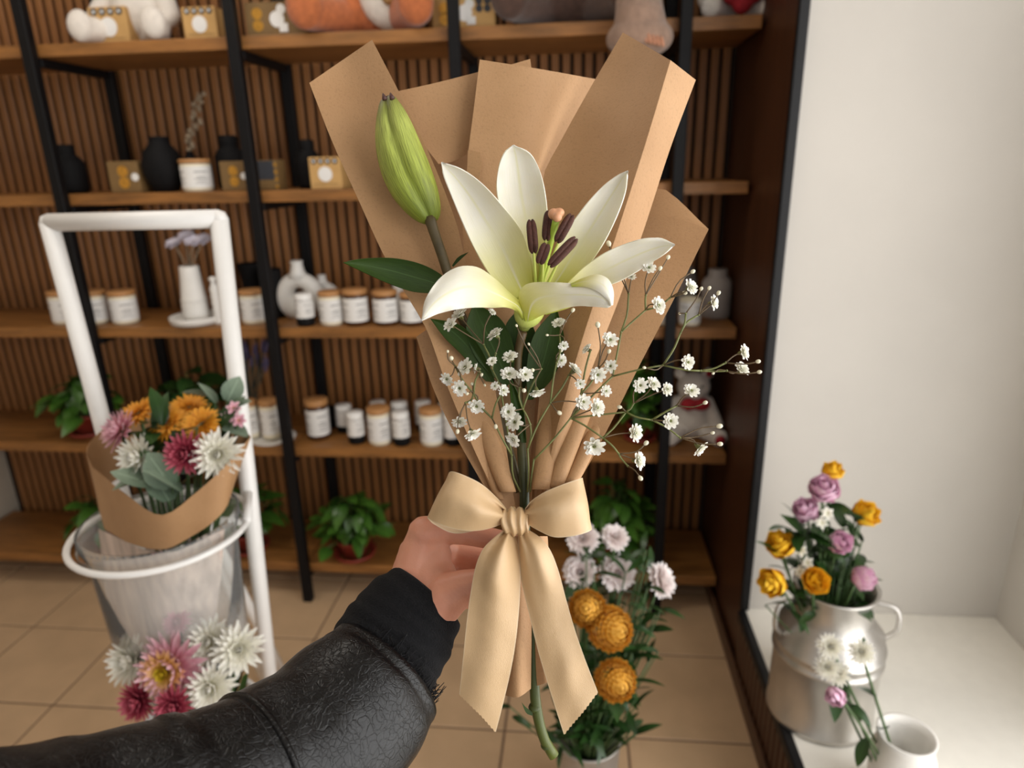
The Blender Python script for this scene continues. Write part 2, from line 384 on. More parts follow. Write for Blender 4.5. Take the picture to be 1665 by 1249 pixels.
for i in range(80):
    x = XW - .028 - i * SP
    if x > -2.38: ob('slat', slat_me, None, wall_back, (x, 2.4085, 0))
wall_right = struct('wall_right', join(boxm((XW, YN + .005, 0), (XW + .05, 2.414, 2.7)), boxm((XW + .004, -1.2, 0), (XW + .03, YN, ZSILL - .032))), m_panel)
lslat = mesh('slat', *box(0, 0, .10, .012, .026, .2, .003, 1), smooth=False); lslat.materials.append(m_panel)
for i in range(50): ob('slat', lslat, None, wall_right, (XW - .001, YN - .02 - i * SP, .003))
struct('baseboard_right', boxm((XW - .018, -1.2, 0), (XW - .008, 2.3, .055), .003), M('baseboard_wood', C(84, 58, 40), .5))
struct('trim_1', boxm((XW - .008, YN - .016, ZSILL), (XW + .016, YN + .006, 2.7), .003), m_trim)
struct('trim_2', boxm((XW - .016, -1.2, ZSILL - .03), (XW + .008, YN - .014, ZSILL + .002), .004), m_trim)
wall_niche = struct('wall_niche', boxm((XW + .014, YN, 0), (1.22, YN + .05, 2.7)), m_cream)
win = thing('window_1', None, None, (1.2, .3, ZSILL)); win['kind'] = 'structure'
part('sill', boxm((XW + .006, -1.2, ZSILL - .03), (1.2, YN, ZSILL), .003), m_sill, win, smooth=False)
part('frame', join(boxm((1.19, 1.15, ZSILL), (1.24, 1.2, 2.5)), boxm((1.19, -.17, ZSILL), (1.24, -.13, 2.5)), boxm((1.19, -1.2, ZSILL), (1.24, -1.15, 2.5)),
     boxm((1.19, -1.2, ZSILL), (1.24, 1.2, ZSILL + .04)), boxm((1.19, -1.2, 2.46), (1.24, 1.2, 2.5))), m_white, win, smooth=False)
t = NT('thin_window_pane'); g = t.n('ShaderNodeBsdfGlossy'); g.inputs['Roughness'].default_value = .02; tr = t.n('ShaderNodeBsdfTransparent')
ms = t.n('ShaderNodeMixShader'); ms.inputs[0].default_value = .05; t.l(tr.outputs[0], ms.inputs[1]); t.l(g.outputs[0], ms.inputs[2]); t.l(ms.outputs[0], t.t.nodes['Material Output'].inputs[0])
m_pane = t.m
for a, b in ((-1.15, -.17), (-.13, 1.15)): part('pane', boxm((1.21, a, ZSILL + .04), (1.214, b, 2.46)), m_pane, win, smooth=False)
struct('wall_niche_side', boxm((1.2, 1.2, 0), (1.25, YN + .05, 2.7)), m_cream)
struct('wall_above_window', boxm((XW, -1.2, 2.5), (1.24, YN, 2.7)), m_cream)
struct('ceiling', boxm((-2.4, -2.2, 2.7), (1.25, 2.47, 2.75)), m_ceil)
struct('wall_left', boxm((-2.45, -2.2, 0), (-2.4, 2.47, 2.7)), m_wall)

# ================================================================== shelving unit
ZS = [1.862, 1.440, 1.016, .599, .143]; YF, YB = 2.047, 2.36
POSTX = [-2.2, -1.59, -.967, -.339, .281]
unit = thing('shelving_unit', 'tall open shelving unit of brown wooden planks on black metal uprights', 'shelf', (-.5, 2.2, 0))
ends = [-2.38] + POSTX[1:] + [XW - .012]
for z in ZS:
    xs = ends
    for a, b in zip(xs, xs[1:]): part('plank', boxm((a + .002, YF, z - .034), (b - .002, YB, z), .002), m_plank, unit, smooth=False)
post_me = mesh('post', *box(0, 0, 1.225, .032, .03, 2.45, .002, 1), smooth=False); post_me.materials.append(m_black)
bar_me = mesh('crossbar', *box(0, 0, 0, .024, YB - YF - .02, .024, .002, 1), smooth=False); bar_me.materials.append(m_black)
for x in POSTX[1:]:
    for y in (YF - .018, YB + .018): ob('post', post_me, None, unit, (x + .5, y - 2.2, 0))
    for z in ZS: ob('crossbar', bar_me, None, unit, (x + .5, (YF + YB) / 2 - 2.2, z - .047))

def spot(px, lvl, Y):                    # where a thing seen at column px stands on a shelf at depth Y
    z = ZS[lvl]; py = 500
    for _ in range(4):
        p = PY(px, py, Y); py = proj((p.x, Y, z))[1]
    return V((p.x, Y, z)), proj((p.x, Y, z))[2] / FPX
def top(px, py, Y, z0): return PY(px, py, Y).z - z0

def candle(px, wpx, py, lvl, Y, label, lid=True, body='glass', grp='candle jars with white labels'):
    p, s = spot(px, lvl, Y); r = wpx / 2 * s; h = top(px, py, Y - r, p.z)
    o = thing('candle_jar', label, 'candle', p, grp); hj = h * (.86 if lid else 1)
    part('jar', lathe([(r * .86, 0), (r * .97, .004), (r, .012), (r, hj - .004), (r * .96, hj), (r * .9, hj), (r * .9, hj * .9), (0, hj * .9)], 28), m_amber if body == 'amber' else m_wax, o, world=False)
    part('label', lathe([(r * 1.012, hj * .14), (r * 1.012, hj * .9)], 28, close=False), m_label, o, world=False)
    if lid: part('lid', lathe([(r * 1.0, hj + .0005), (r * 1.04, hj + .002), (r * 1.04, h - .002), (r * .98, h), (0, h)], 28), m_lid, o, world=False)
    return o
def bottle(px, wpx, py, lvl, Y, label, grp='small black bottles with white labels'):
    p, s = spot(px, lvl, Y); r = wpx / 2 * s; h = top(px, py, Y - r, p.z)
    o = thing('label_bottle', label, 'bottle', p, grp)
    part('body', lathe([(r * .8, 0), (r * .92, .004), (r * .95, .01), (r * .95, h * .8), (r * .7, h * .85), (0, h * .85)], 24), m_blackcer, o, world=False)
    part('label', lathe([(r, h * .27), (r, h * .8)], 24, close=False), m_label, o, world=False)
    part('cap', lathe([(r * .93, h * .8), (r * .96, h * .83), (r * .96, h * .97), (r * .88, h), (0, h)], 24), m_white, o, world=False); return o
def kbox(px0, px1, py, lvl, Y, label, style=0, mt=None, turn=0):
    p, s = spot((px0 + px1) / 2, lvl, Y); wd = (px1 - px0) * s; h = top((px0 + px1) / 2, py, Y, p.z); dp = min(wd, .12)
    p = p + V((0, dp / 2, 0))
    o = thing('gift_box', label, 'box', p, 'kraft boxes on the shelves'); o.rotation_euler.z = turn
    part('body', box(0, 0, h / 2, wd, dp, h, .003, 2), mt or m_kbox, o, world=False, smooth=False)
    y = -dp / 2 - .0006
    def disc(name, cx, cz, r, m_, yy=0): 
        g = lathe([(r, 0), (r, .0006), (0, .0006)], 24); part(name, ([V((v.x + cx, y - yy - v.z, v.y + cz)) for v in g[0]], g[1]), m_, o, world=False, smooth=False)
    if style == 0:
        disc('round_label', 0, h * .47, wd * .22, m_labelw); 
        for k in range(4): disc('icon', (-.33 + .22 * k) * wd, h * .87, wd * .085, m_print); disc('icon_centre', (-.33 + .22 * k) * wd, h * .87, wd * .035, m_labelw, .0008)
        part('seam', boxm((-wd * .38, y - .0004, h * .16), (wd * .38, y, h * .175)), m_kboxd, o, world=False, smooth=False)
    elif style == 1:
        for k in (0, 1): disc('gold_icon', -wd * .3, h * (.33 + .34 * k), wd * .085, m_gold)
        disc('round_label', wd * .02, h * .5, wd * .12, m_labelw)
        for a in range(2):
            for b in range(2): disc('icon', wd * (.25 + .13 * a), h * (.62 + .24 * b), wd * .055, m_print)
        part('tag', box(wd * .12, y - .001, h * .25, wd * .14, .002, h * .26, .0006, 1), m_labelw, o, world=False, smooth=False)
        disc('watch_icon', wd * .1, h * .78, wd * .075, m_labelw, .0006)
    elif style == 2:
        disc('gold_icon', 0, h * .32, wd * .17, m_gold); disc('gold_icon', 0, h * .68, wd * .17, m_gold); disc('round_label', wd * .38, h * .5, wd * .12, m_labelw)
    elif style == 3:
        part('dark_print', boxm((-wd * .48, y - .0005, h * .35), (wd * .35, y, h * .97)), m_print, o, world=False, smooth=False)
        for k in range(4): disc('gold_icon', wd * .43, h * (.12 + .24 * k), wd * .08, m_gold)
    return o
def vase(px, wpx, py, lvl, Y, prof, mt, label, name='vase', cat='vase', grp=None):
    p, s = spot(px, lvl, Y); R = wpx / 2 * s; h = top(px, py, Y, p.z)
    o = part(name, lathe([(r * R, z * h) for r, z in prof], 32), mt, None, loc=p); tag(o, label, cat, grp); return o, p, R, h

# ---- top shelf
kbox(300, 357, 10, 0, 2.08, 'square kraft box with round white label beside white plush on top shelf', 0)
kbox(400, 500, 2, 0, 2.08, 'wide kraft box printed with watch icons left of the orange bear', 1, m_kboxd, .05)
kbox(703, 806, -5, 0, 2.08, 'kraft box with dark icons behind the middle black upright', 1)
m_orange = M('orange_plush', C(178, 100, 56), .95, .2, 60, bump=1, bscale=420, sheen=.3)
m_whiteplush = M('white_plush', C(222, 214, 204), .95, .06, 60, bump=1, bscale=420, sheen=.3)
m_greyplush = M('grey_brown_plush', C(150, 122, 104), .95, .15, 60, bump=1, bscale=420, sheen=.3)
m_darkplush = M('dark_brown_plush', C(74, 52, 42), .95, .2, 60, bump=1, bscale=420, sheen=.3)
m_redfab = M('red_fabric', C(160, 30, 40), .85, .15, 80)
m_beigefab = M('beige_patch', C(205, 165, 110), .8, .1, 60)
def plush(px, lvl, Y, H, label, mt, belly=None, hang=False, grp=None, muzzle=None, turn=0):
    p, s = spot(px, lvl, Y); o = thing('plush_bear', label, 'plush toy', p, grp); k = H / .4
    def q(x, y, z): return p + V((x * math.cos(turn) - y * math.sin(turn), x * math.sin(turn) + y * math.cos(turn), z)) 
    it = [('e', q(0, 0, .115 * k), (.1 * k, .085 * k, .125 * k)), ('e', q(0, -.005 * k, .29 * k), (.088 * k, .08 * k, .08 * k)),
          ('e', q(-.075 * k, 0, .362 * k), (.03 * k, .02 * k, .03 * k)), ('e', q(.075 * k, 0, .362 * k), (.03 * k, .02 * k, .03 * k)),
          (q(-.08 * k, 0, .2 * k), .035 * k, q(-.13 * k, -.05 * k, .09 * k), .034 * k), (q(.08 * k, 0, .2 * k), .035 * k, q(.13 * k, -.05 * k, .09 * k), .034 * k)]
    for sx in (-1, 1):
        if hang: it += [(q(sx * .06 * k, -.03 * k, .05 * k), .042 * k, q(sx * .075 * k, -.16 * k, .048 * k), .04 * k), (q(sx * .075 * k, -.165 * k, .045 * k), .04 * k, q(sx * .08 * k, -.19 * k, -.07 * k), .04 * k), ('e', q(sx * .08 * k, -.2 * k, -.09 * k), (.047 * k, .05 * k, .045 * k))]
        else: it += [(q(sx * .06 * k, -.03 * k, .045 * k), .045 * k, q(sx * .12 * k, -.13 * k, .045 * k), .042 * k), ('e', q(sx * .125 * k, -.15 * k, .052 * k), (.042 * k, .026 * k, .05 * k))]
    blob('body', it, .007 * k, mt, o, 3)
    if belly: blob('belly_patch', [('e', q(0, -.045 * k, .115 * k), (.068 * k, .05 * k, .09 * k))], .006 * k, belly, o, 2)
    blob('muzzle', [('e', q(0, -.075 * k, .27 * k), (.04 * k, .03 * k, .03 * k))], .005 * k, muzzle or m_whiteplush, o, 2)
    for sx in (-1, 1): part('eye', lathe([(0, -.008 * k), (.007 * k, -.004 * k), (.009 * k, 0), (.007 * k, .004 * k), (0, .008 * k)], 10, q(sx * .033 * k, -.076 * k, .31 * k)), m_blackcer, o)
    part('nose', lathe([(0, -.008 * k), (.01 * k, -.003 * k), (.012 * k, .002 * k), (0, .008 * k)], 10, q(0, -.105 * k, .28 * k)), m_blackcer, o)
    return o, q, k
b, q, k = plush(618, 0, 2.22, .5, 'orange brown plush bear with white belly on the top shelf', m_orange)
blob('belly_patch', [('e', q(.055, -.06 * k, .11 * k), (.075 * k, .05 * k, .1 * k))], .006, m_whiteplush, b, 2)
for a, c, r in ((-.012, .085, .02), (.012, .07, .02), (.03, .075, .016)): part('embroidery', ([V(v) for v in lathe([(0, -.004), (r, 0), (0, .004)], 16)[0]], lathe([(0, -.004), (r, 0), (0, .004)], 16)[1]), m_beigefab, b, world=False, loc=V(q(.055 + a * k, -.108 * k, c * k)) - V(b.location), axis=(0, -1, 0))
plush(240, 0, 2.2, .36, 'white plush bear seated at the left end of the top shelf', m_whiteplush, m_whiteplush)
b, q, k = plush(925, 0, 2.2, .5, 'big grey brown plush bear dangling a ribbed foot over the top shelf', m_darkplush, None)
lp = [PY(1015, -40, 2.1), PY(1038, 0, 2.0), PY(1040, 38, 1.96), PY(1040, 62, 1.95)]
blob('hanging_leg', [(lp[0], .062, lp[1], .06), (lp[1], .06, lp[2], .068), ('e', lp[3] , (.086, .07, .05))], .006, m_greyplush, b, 4)
for i in range(6):
    a = PY(1040 + i * 7, 52 + i * 1.5, 1.885 + .003 * abs(i - 2)); bq = PY(1046 + i * 6.5, 68 + i * 1.5, 1.882 + .004 * abs(i - 2)); part('rib', tube([a, bq], .004, 6), M('pink_rib', C(196, 140, 110), .9), b)
b, q, k = plush(1193, 0, 2.2, .27, 'small white plush bear holding a red heart on the top shelf', m_whiteplush, None)
blob('heart', [('e', q(-.025, -.09, .07), (.035, .025, .035)), ('e', q(.025, -.09, .07), (.035, .025, .035)), ('e', q(0, -.09, .045), (.03, .022, .035))], .005, m_redfab, b, 4)

# ---- second shelf
VS = [(.55, 0), (.62, .02), (.95, .3), (1, .5), (.85, .72), (.5, .88), (.46, .97), (.52, 1), (.4, 1), (.36, .9), (0, .9)]
vase(272, 62, 222, 1, 2.12, VS, m_blackcer, 'black vase at the far left behind the candle jar')
o = candle(324, 47, 258, 1, 2.1, 'candle jar with split white and yellow label on second shelf')
p = o.location; 
# dried stem vase
o, p, R, h = vase(318, 24, 246, 1, 2.24, [(.7, 0), (1, .1), (1, .8), (.5, .92), (.5, 1), (0, 1)], m_blackcer, 'slim black bottle holding a dried stem on second shelf')
ds = thing('dried_flower', 'pale dried flower stem standing in the slim black bottle', 'flower', p + V((0, 0, h * .7)))
m_dried = M('dried_stem', C(150, 132, 108), .8, .2)
part('stem', tube([p + V((0, 0, h * .7)), PY(312, 200, 2.24), PY(322, 150, 2.23)], .0025, 6, 8), m_dried, ds)
for i in range(22):
    t_ = i / 21; c = PY(310 + 16 * t_ + random.uniform(-9, 9), 243 - 90 * t_, 2.235 + random.uniform(-.015, .015)); part('floret', lathe([(0, -.008), (.009, -.003), (.007, .004), (0, .01)], 6, c), m_dried, ds)
VB = [(.7, 0), (.9, .02), (1, .1), (1, .62), (.75, .74), (.55, .8), (.58, .82), (.58, .97), (.5, 1), (0, 1)]
vase(382, 48, 220, 1, 2.22, VB, m_blackcer, 'broad black jar behind the gold box on second shelf')
kbox(361, 406, 262, 1, 2.07, 'olive box with two gold icons left of the black upright', 2, m_kboxd)
kbox(419, 455, 260, 1, 2.09, 'small box with dark print and gold dots right of the upright', 3, m_kboxd)
vase(506, 40, 227, 1, 2.17, VB, m_blackcer, 'tall black jar behind the kraft box on second shelf')
kbox(505, 558, 255, 1, 2.07, 'square kraft box with icons next to the tall black jar', 0)

# ---- third shelf
o, p, R, h = vase(322, 84, 512, 2, 2.12, [(.6, 0), (.95, .15), (1, .9), (.97, 1), (.9, .6), (0, .45)], m_ceramic, 'round white plate under the white flower vase', 'plate', 'plate')
pl = p + V((0, 0, .017))
vp, s_ = spot(322, 2, 2.12); Rv = 20 * s_; hv = top(322, 432, 2.12, pl.z)
vz = part('vase', lathe([(r * Rv, z * hv) for r, z in [(.98, 0), (1.02, .05), (1.0, .3), (.98, .34), (1.02, .36), (.95, .4), (.8, .75), (.72, .98), (.68, 1), (.6, .98), (.6, .85), (0, .8)]], 32), m_ceramic, None, loc=pl)
tag(vz, 'tall tapered white ceramic vase on the white plate', 'vase')
o, p, R, h = vase(357, 13, 450, 2, 2.1, [(.9, 0)] + [(.9 if i % 2 else 1.1, .05 + .8 * i / 12) for i in range(12)] + [(.5, .9), (1.0, .95), (.6, 1), (0, 1)], m_ceramic, 'twisted white candle beside the tapered vase', 'twist_candle', 'candle')
m_lilac = M('lilac_petal', C(206, 200, 212), .7, .05)

def petals(rings, cup=.25, nseg=4, jit=.08, ruff=0, seed=1, tipw=.45):
    """flower head made of rings of petals: (count, length, width, elevation, curl, radius, height)"""
    rnd = random.Random(seed); gs = []
    for (n, L, wd, el, curl, r0, z0) in rings:
        off = rnd.random() * 6.28
        for k in range(n):
            a = off + 2 * math.pi * k / n + rnd.uniform(-jit, jit); e = math.radians(el + rnd.uniform(-6, 6)); cu = math.radians(curl); Lk = L * rnd.uniform(.9, 1.08)
            x, z = r0, z0; vs, fs, uv = [], [], []
            for i in range(nseg + 1):
                v = i / nseg; wv = wd * (math.sin(math.pi * (.12 + .8 * v)) ** .7) * .5
                if i == nseg: wv *= tipw
                for u in (-1, 0, 1):
                    yy = u * wv; zz = z + abs(u) * wv * cup * math.cos(e) + (ruff * rnd.uniform(-1, 1) if v > .6 else 0); xx = x - abs(u) * wv * cup * math.sin(e)
                    vs.append(V((xx * math.cos(a) - yy * math.sin(a), xx * math.sin(a) + yy * math.cos(a), zz))); uv.append(((u + 1) / 2, v))
                x += math.cos(e) * Lk / nseg; z += math.sin(e) * Lk / nseg; e += cu / nseg
            for i in range(nseg):
                for u in (0, 1): q_ = i * 3 + u; fs.append((q_, q_ + 1, q_ + 4, q_ + 3))
            gs.append((vs, fs, uv))
    return join(*gs)
daisy_me = mesh('bloom', *petals([(14, .9, .42, 8, -10, .1, 0), (12, .8, .4, 22, -10, .1, .05)], .2, 3)[:2]); daisy_me.materials.append(m_lilac)
for i, (x, y) in enumerate(((283, 396), (303, 384), (330, 390), (314, 392))):
    c = PY(x, y, 2.1 + .015 * (i % 3)); base = pl + V((0, 0, hv * .9))
    f = thing('lilac_flower', ('leftmost', 'upper middle', 'rightmost', 'lower middle')[i] + ' pale lilac flower in the tapered white vase', 'flower', base, 'lilac flowers in the white vase')
    part('stem', tube([base + V((.004 * i - .006, 0, 0)), base.lerp(c, .5), c], .0022, 6), m_dried, f); ob('bloom', daisy_me, None, f, c - base, (.1 * (i - 1), -.5, .9), scale=.03)
candle(415, 38, 474, 2, 2.12, 'candle jar with wooden lid left of the black upright on third shelf')
vase(418, 40, 428, 2, 2.26, [(.5, 0), (.6, .1), (.95, .95), (1, 1), (.9, 1), (.8, .8), (0, .6)], m_blackcer, 'flared black cup behind the candle jar on third shelf')
vase(449, 34, 437, 2, 2.2, [(.8, 0), (.9, .05), (1, .95), (.95, 1), (.85, 1), (.8, .8), (0, .6)], m_blackcer, 'black tumbler left of the white ring vase')
def ring_vase(pc, R, rt, h_top, label, Y, lvl):
    """open ring body with a neck; pc = pixel of the ring centre"""
    c = PY(*pc, Y); z0 = ZS[lvl]; c.z = z0 + R + rt * .9
    o = thing('ring_vase', label, 'vase', (c.x, Y, z0), 'white ring vases'); vs, fs = [], []; n, m = 40, 16
    for i in range(n):
        a = 2 * math.pi * i / n; rr = rt * (1.18 - .2 * math.sin(a))
        for k in range(m):
            b_ = 2 * math.pi * k / m; rad = R + rr * math.cos(b_); vs.append(V((c.x + rad * math.cos(a), Y + rr * math.sin(b_) * .95, max(z0 + .0005, c.z + rad * math.sin(a)))))
    for i in range(n):
        for k in range(m): fs.append((i * m + k, ((i + 1) % n) * m + k, ((i + 1) % n) * m + (k + 1) % m, i * m + (k + 1) % m))
    part('body', (vs, fs), m_ceramic, o); zt = c.z + R + rt * .35
    part('neck', lathe([(rt * 1.25, 0), (rt * .85, (h_top - zt) * .4), (rt * .7, (h_top - zt) * .8), (rt * .8, (h_top - zt)), (rt * .6, (h_top - zt)), (rt * .5, (h_top - zt) * .6), (0, (h_top - zt) * .5)], 20, (c.x, Y, zt)), m_ceramic, o)
ring_vase((489, 487), .052, .027, PY(491, 424, 2.2).z, 'large white ring-shaped ceramic vase on third shelf', 2.2, 2)
ring_vase((528, 500), .038, .02, PY(526, 447, 2.26).z, 'smaller white ring-shaped vase behind the candle jars', 2.26, 2)
bottle(498, 30, 480, 2, 2.085, 'small labelled bottle in front of the large ring vase')
candle(541, 37, 476, 2, 2.1, 'candle jar with wooden lid in front of the smaller ring vase')
candle(581, 39, 473, 2, 2.1, 'candle jar with wooden lid second right of the small ring vase', body='amber')
candle(629, 39, 475, 2, 2.1, 'candle jar with wooden lid left of the kraft wrap on third shelf', body='amber')
candle(671, 36, 478, 2, 2.1, 'candle jar half hidden behind the lily leaf on third shelf', body='amber')
vase(650, 30, 462, 2, 2.22, [(.9, 0), (1, .05), (1, .75), (.5, .9), (.5, 1), (0, 1)], m_ceramic, 'white bottle behind the candle jars on third shelf')
m_greycer = M('grey_ceramic', C(150, 142, 136), .6, .08)
vase(1162, 47, 437, 2, 2.2, [(.9, 0), (1, .05), (1, .72), (.85, .8), (.62, .86), (.62, .98), (.55, 1), (0, .98)], m_greycer, 'grey bottle-shaped jar at the right end of third shelf')
vase(1107, 46, 425, 2, 2.3, [(.8, 0), (1, .1), (1, .6), (.8, .85), (.4, .97), (0, 1)], m_greycer, 'round-topped grey vase beside the right upright')
candle(1121, 34, 488, 2, 2.09, 'labelled jar in front of the round-topped grey vase', lid=False)
candle(1078, 30, 486, 2, 2.1, 'labelled jar left of the right upright on third shelf', lid=False)

# ---- fourth shelf
o, p, R, h = vase(445, 72, 710, 3, 2.12, [(.6, 0), (.95, .2), (1, .9), (.96, 1), (.9, .6), (0, .45)], m_ceramic, 'white oval tray under two candles on fourth shelf', 'tray', 'tray')
for (px, wd, py, lb) in ((444, 30, 660, 'candle jar standing on the white tray'), (412, 24, 660, 'slim white candle on the white tray behind the stand')):
    cj = candle(px, wd, py, 3, 2.11, lb); cj.location.z += .012
vase(470, 18, 694, 3, 2.07, [(.7, 0), (1, .3), (1, .7), (.7, 1), (0, 1)], m_ceramic, 'tiny white cup at the right end of the tray', 'cup', 'cup')
candle(520, 36, 655, 3, 2.14, 'candle jar with wide wooden lid right of the left upright on fourth shelf', body='amber')
vase(541, 20, 660, 3, 2.24, [(.8, 0), (1, .1), (1, .8), (.6, 1), (0, 1)], m_blackcer, 'black pot behind the wide-lidded candle jar')
bottle(562, 27, 663, 3, 2.2, 'labelled bottle in the back row right of the wide-lidded jar')
bottle(581, 28, 675, 3, 2.1, 'front labelled bottle right of the wide-lidded jar')
candle(619, 36, 668, 3, 2.1, 'candle jar with wooden lid between two labelled bottles')
bottle(617, 26, 657, 3, 2.24, 'labelled bottle hidden behind the middle candle jar')
bottle(652, 27, 658, 3, 2.2, 'labelled bottle in the back row above the front right bottle')
bottle(654, 28, 675, 3, 2.09, 'front labelled bottle right of the middle candle jar')
bottle(690, 26, 656, 3, 2.22, 'labelled bottle behind the candle jar by the kraft wrap')
candle(703, 36, 669, 3, 2.1, 'candle jar with wooden lid left of the kraft wrap on fourth shelf')
bottle(728, 26, 660, 3, 2.2, 'labelled bottle in the back row half behind the kraft wrap')
bottle(737, 28, 678, 3, 2.1, 'front labelled bottle half behind the kraft wrap')
b, q, k = plush(1122, 3, 2.2, .25, 'white plush bear with red bow on the fourth shelf at right', m_whiteplush, None)
blob('bow', [('e', q(-.02, -.055, .135), (.03, .02, .022)), ('e', q(.02, -.055, .135), (.03, .02, .022))], .005, m_redfab, b, 3)
part('paw_patch', lathe([(0, 0), (.018, .001), (0, .004)], 14), m_redfab, b, world=False, loc=V(q(.125 * k, -.178 * k, .05 * k)) - V(b.location), axis=(0, -1, 0))
part('ear_patch', lathe([(0, 0), (.012, .001), (0, .004)], 14), m_redfab, b, world=False, loc=V(q(.075 * k, -.022 * k, .365 * k)) - V(b.location), axis=(0, -1, 0))

# ---- plants
def leaf_geo(L, W_, droop=.35, fold=.18, ns=6):
    vs, fs, uv = [], [], []
    for i in range(ns + 1):
        v = i / ns; wv = W_ * (math.sin(math.pi * min(.08 + .92 * v, 1)) ** .75) * (1 - .25 * v) * .5
        for u in (-1, 0, 1): vs.append(V((u * wv, L * v, -droop * L * v * v + abs(u) * wv * fold))); uv.append(((u + 1) / 2, v))
    for i in range(ns):
        for u in (0, 1): a = i * 3 + u; fs.append((a, a + 1, a + 4, a + 3))
    return vs, fs, uv
def glossy_green(name, a, b, k=.3): return uvmat(name, [(0, a), (1, b)], .6, 10, k, 0, (mul(b, 1.5), .06), tr=.1, vcol=.7)
m_pothos = glossy_green('pothos_leaf', C(42, 76, 26), C(74, 116, 40)); m_dkleaf = glossy_green('dark_leaf', C(30, 54, 24), C(48, 80, 34))
m_euc = glossy_green('eucalyptus_leaf', C(92, 112, 92), C(136, 154, 134), .6)
leaf_p = [mesh('leaf', *leaf_geo(.075, .052, dr)) for dr in (.25, .6)]
for me in leaf_p: me.materials.append(m_pothos)
leaf_d = mesh('leaf', *leaf_geo(.1, .075, .3)); leaf_d.materials.append(m_dkleaf)
def potted(px, lvl, Y, potr, poth, label, n, spread, height, mes, lscale=1, seed=0, trail=0):
    p, s = spot(px, lvl, Y); o = thing('potted_plant', label, 'plant', p, 'potted plants on the shelves'); r = random.Random(seed)
    part('pot', lathe([(potr * .72, 0), (potr * .95, poth * .85), (potr * 1.05, poth * .86), (potr * 1.05, poth), (potr * .95, poth), (potr * .9, poth * .88), (0, poth * .88)], 28), m_terra, o, world=False)
    part('saucer', lathe([(potr * .9, 0), (potr * 1.2, .004), (potr * 1.25, .016), (potr * 1.18, .016), (potr * .9, .006)], 28, close=False), m_terra, o, world=False)
    part('soil', lathe([(potr * .92, poth * .88), (potr * .5, poth * .95), (0, poth * .96)], 16, close=False), m_soil, o, world=False)
    st = []
    for i in range(n):
        a = r.uniform(0, 6.283); e = r.random() ** .7; rad = spread * e * r.uniform(.5, 1); z = poth + height * (1 - .75 * e * e) * r.uniform(.35, 1) - (trail * r.random() if r.random() < .3 else 0)
        pos = V((rad * math.cos(a), rad * math.sin(a), max(z, .03)))
        pos.y = max(min(pos.y, YB - p.y - .01), YF - p.y - .09)
        pos.z = min(pos.z, (ZS[lvl - 1] - .06 - p.z) if lvl else 9)
        d = ob('leaf', r.choice(mes), None, o, pos, scale=lscale * r.uniform(.75, 1.2))
        d.rotation_euler = (math.radians(r.uniform(-55, 35)), math.radians(r.uniform(-25, 25)), a - math.pi / 2 + r.uniform(-.6, .6))
        st.append(tube([(0, 0, poth * .9), (pos.x * .4, pos.y * .4, poth + (pos.z - poth) * .7), pos], .0016, 5, 5))
    part('stem', join(*st), M('plant_stem', C(70, 96, 40), .5), o, world=False)['kind'] = 'stuff'
    return o
potted(578, 4, 2.12, .062, .075, 'leafy green pothos in red pot on the bottom shelf at centre', 85, .135, .19, leaf_p, 1, 3, .05)
potted(405, 4, 2.14, .062, .075, 'green pothos in red pot on bottom shelf behind the white stand', 75, .14, .2, leaf_p, 1, 5)
potted(1000, 4, 2.14, .06, .08, 'dark green pothos on bottom shelf behind the pink flowers', 75, .12, .23, leaf_p, 1, 8)
potted(1040, 3, 2.17, .045, .06, 'small trailing green plant on fourth shelf right of the wrap', 50, .07, .25, leaf_p, .8, 11)
potted(320, 3, 2.16, .06, .07, 'dark broad-leaved plant on fourth shelf behind the white stand', 46, .13, .16, [leaf_d], 1, 13)
# lavender bunch
lv, s_ = spot(412, 3, 2.22); hv2 = .06
o = part('vase', lathe([(.02, 0), (.026, .02), (.022, .05), (.018, .06), (.015, .06), (.014, .03), (0, .02)], 20), m_ceramic, None, loc=lv); tag(o, 'small white vase holding the lavender on fourth shelf', 'vase')
lav = thing('lavender_bunch', 'bunch of dusky purple lavender in the small white vase', 'flower', lv + V((0, 0, .03)))
m_lav = M('lavender_purple', C(82, 74, 104), .9, .25, 200); spike = mesh('spike', *lathe([(0, 0), (.005, .008), (.0065, .02), (.004, .028), (.006, .035), (.003, .05), (0, .06)], 7)[:2]); spike.materials.append(m_lav)
r = random.Random(2)
for i in range(34):
    tip = PY(400 + r.uniform(-32, 34), 560 + r.uniform(0, 45), 2.22 + r.uniform(-.04, .06)); b0 = lv + V((r.uniform(-.008, .008), r.uniform(-.008, .008), .03))
    part('stem', tube([b0, b0.lerp(tip, .5) + V((0, 0, .02)), tip], .0013, 5, 5), M('lavender_stem', C(72, 78, 66), .8), lav)
    ob('spike', spike, None, lav, tip - V(lav.location) - (tip - b0).normalized() * .01, tip - b0, scale=r.uniform(.7, 1.1))
# shelf goods further left, beyond the photograph's edge
kbox(150, 215, 10, 0, 2.1, 'square kraft box at the far left end of the top shelf', 0)
vase(120, 50, 235, 1, 2.15, VB, m_blackcer, 'black jar at the far left end of second shelf')
kbox(180, 232, 262, 1, 2.08, 'olive gold-icon box left of the far left black vase', 2, m_kboxd)
for i, x in enumerate((110, 158, 206)): candle(x, 40, 476, 2, 2.12, ('first', 'second', 'third')[i] + ' candle jar from the left end of third shelf')
potted(150, 3, 2.15, .06, .08, 'green pothos at the far left end of fourth shelf', 50, .12, .16, leaf_p, 1, 21)
potted(190, 4, 2.15, .06, .08, 'green pothos at the far left end of bottom shelf', 50, .13, .18, leaf_p, 1, 23)

# ================================================================== the held bouquet
BG = 'pieces of the hand-held bouquet'
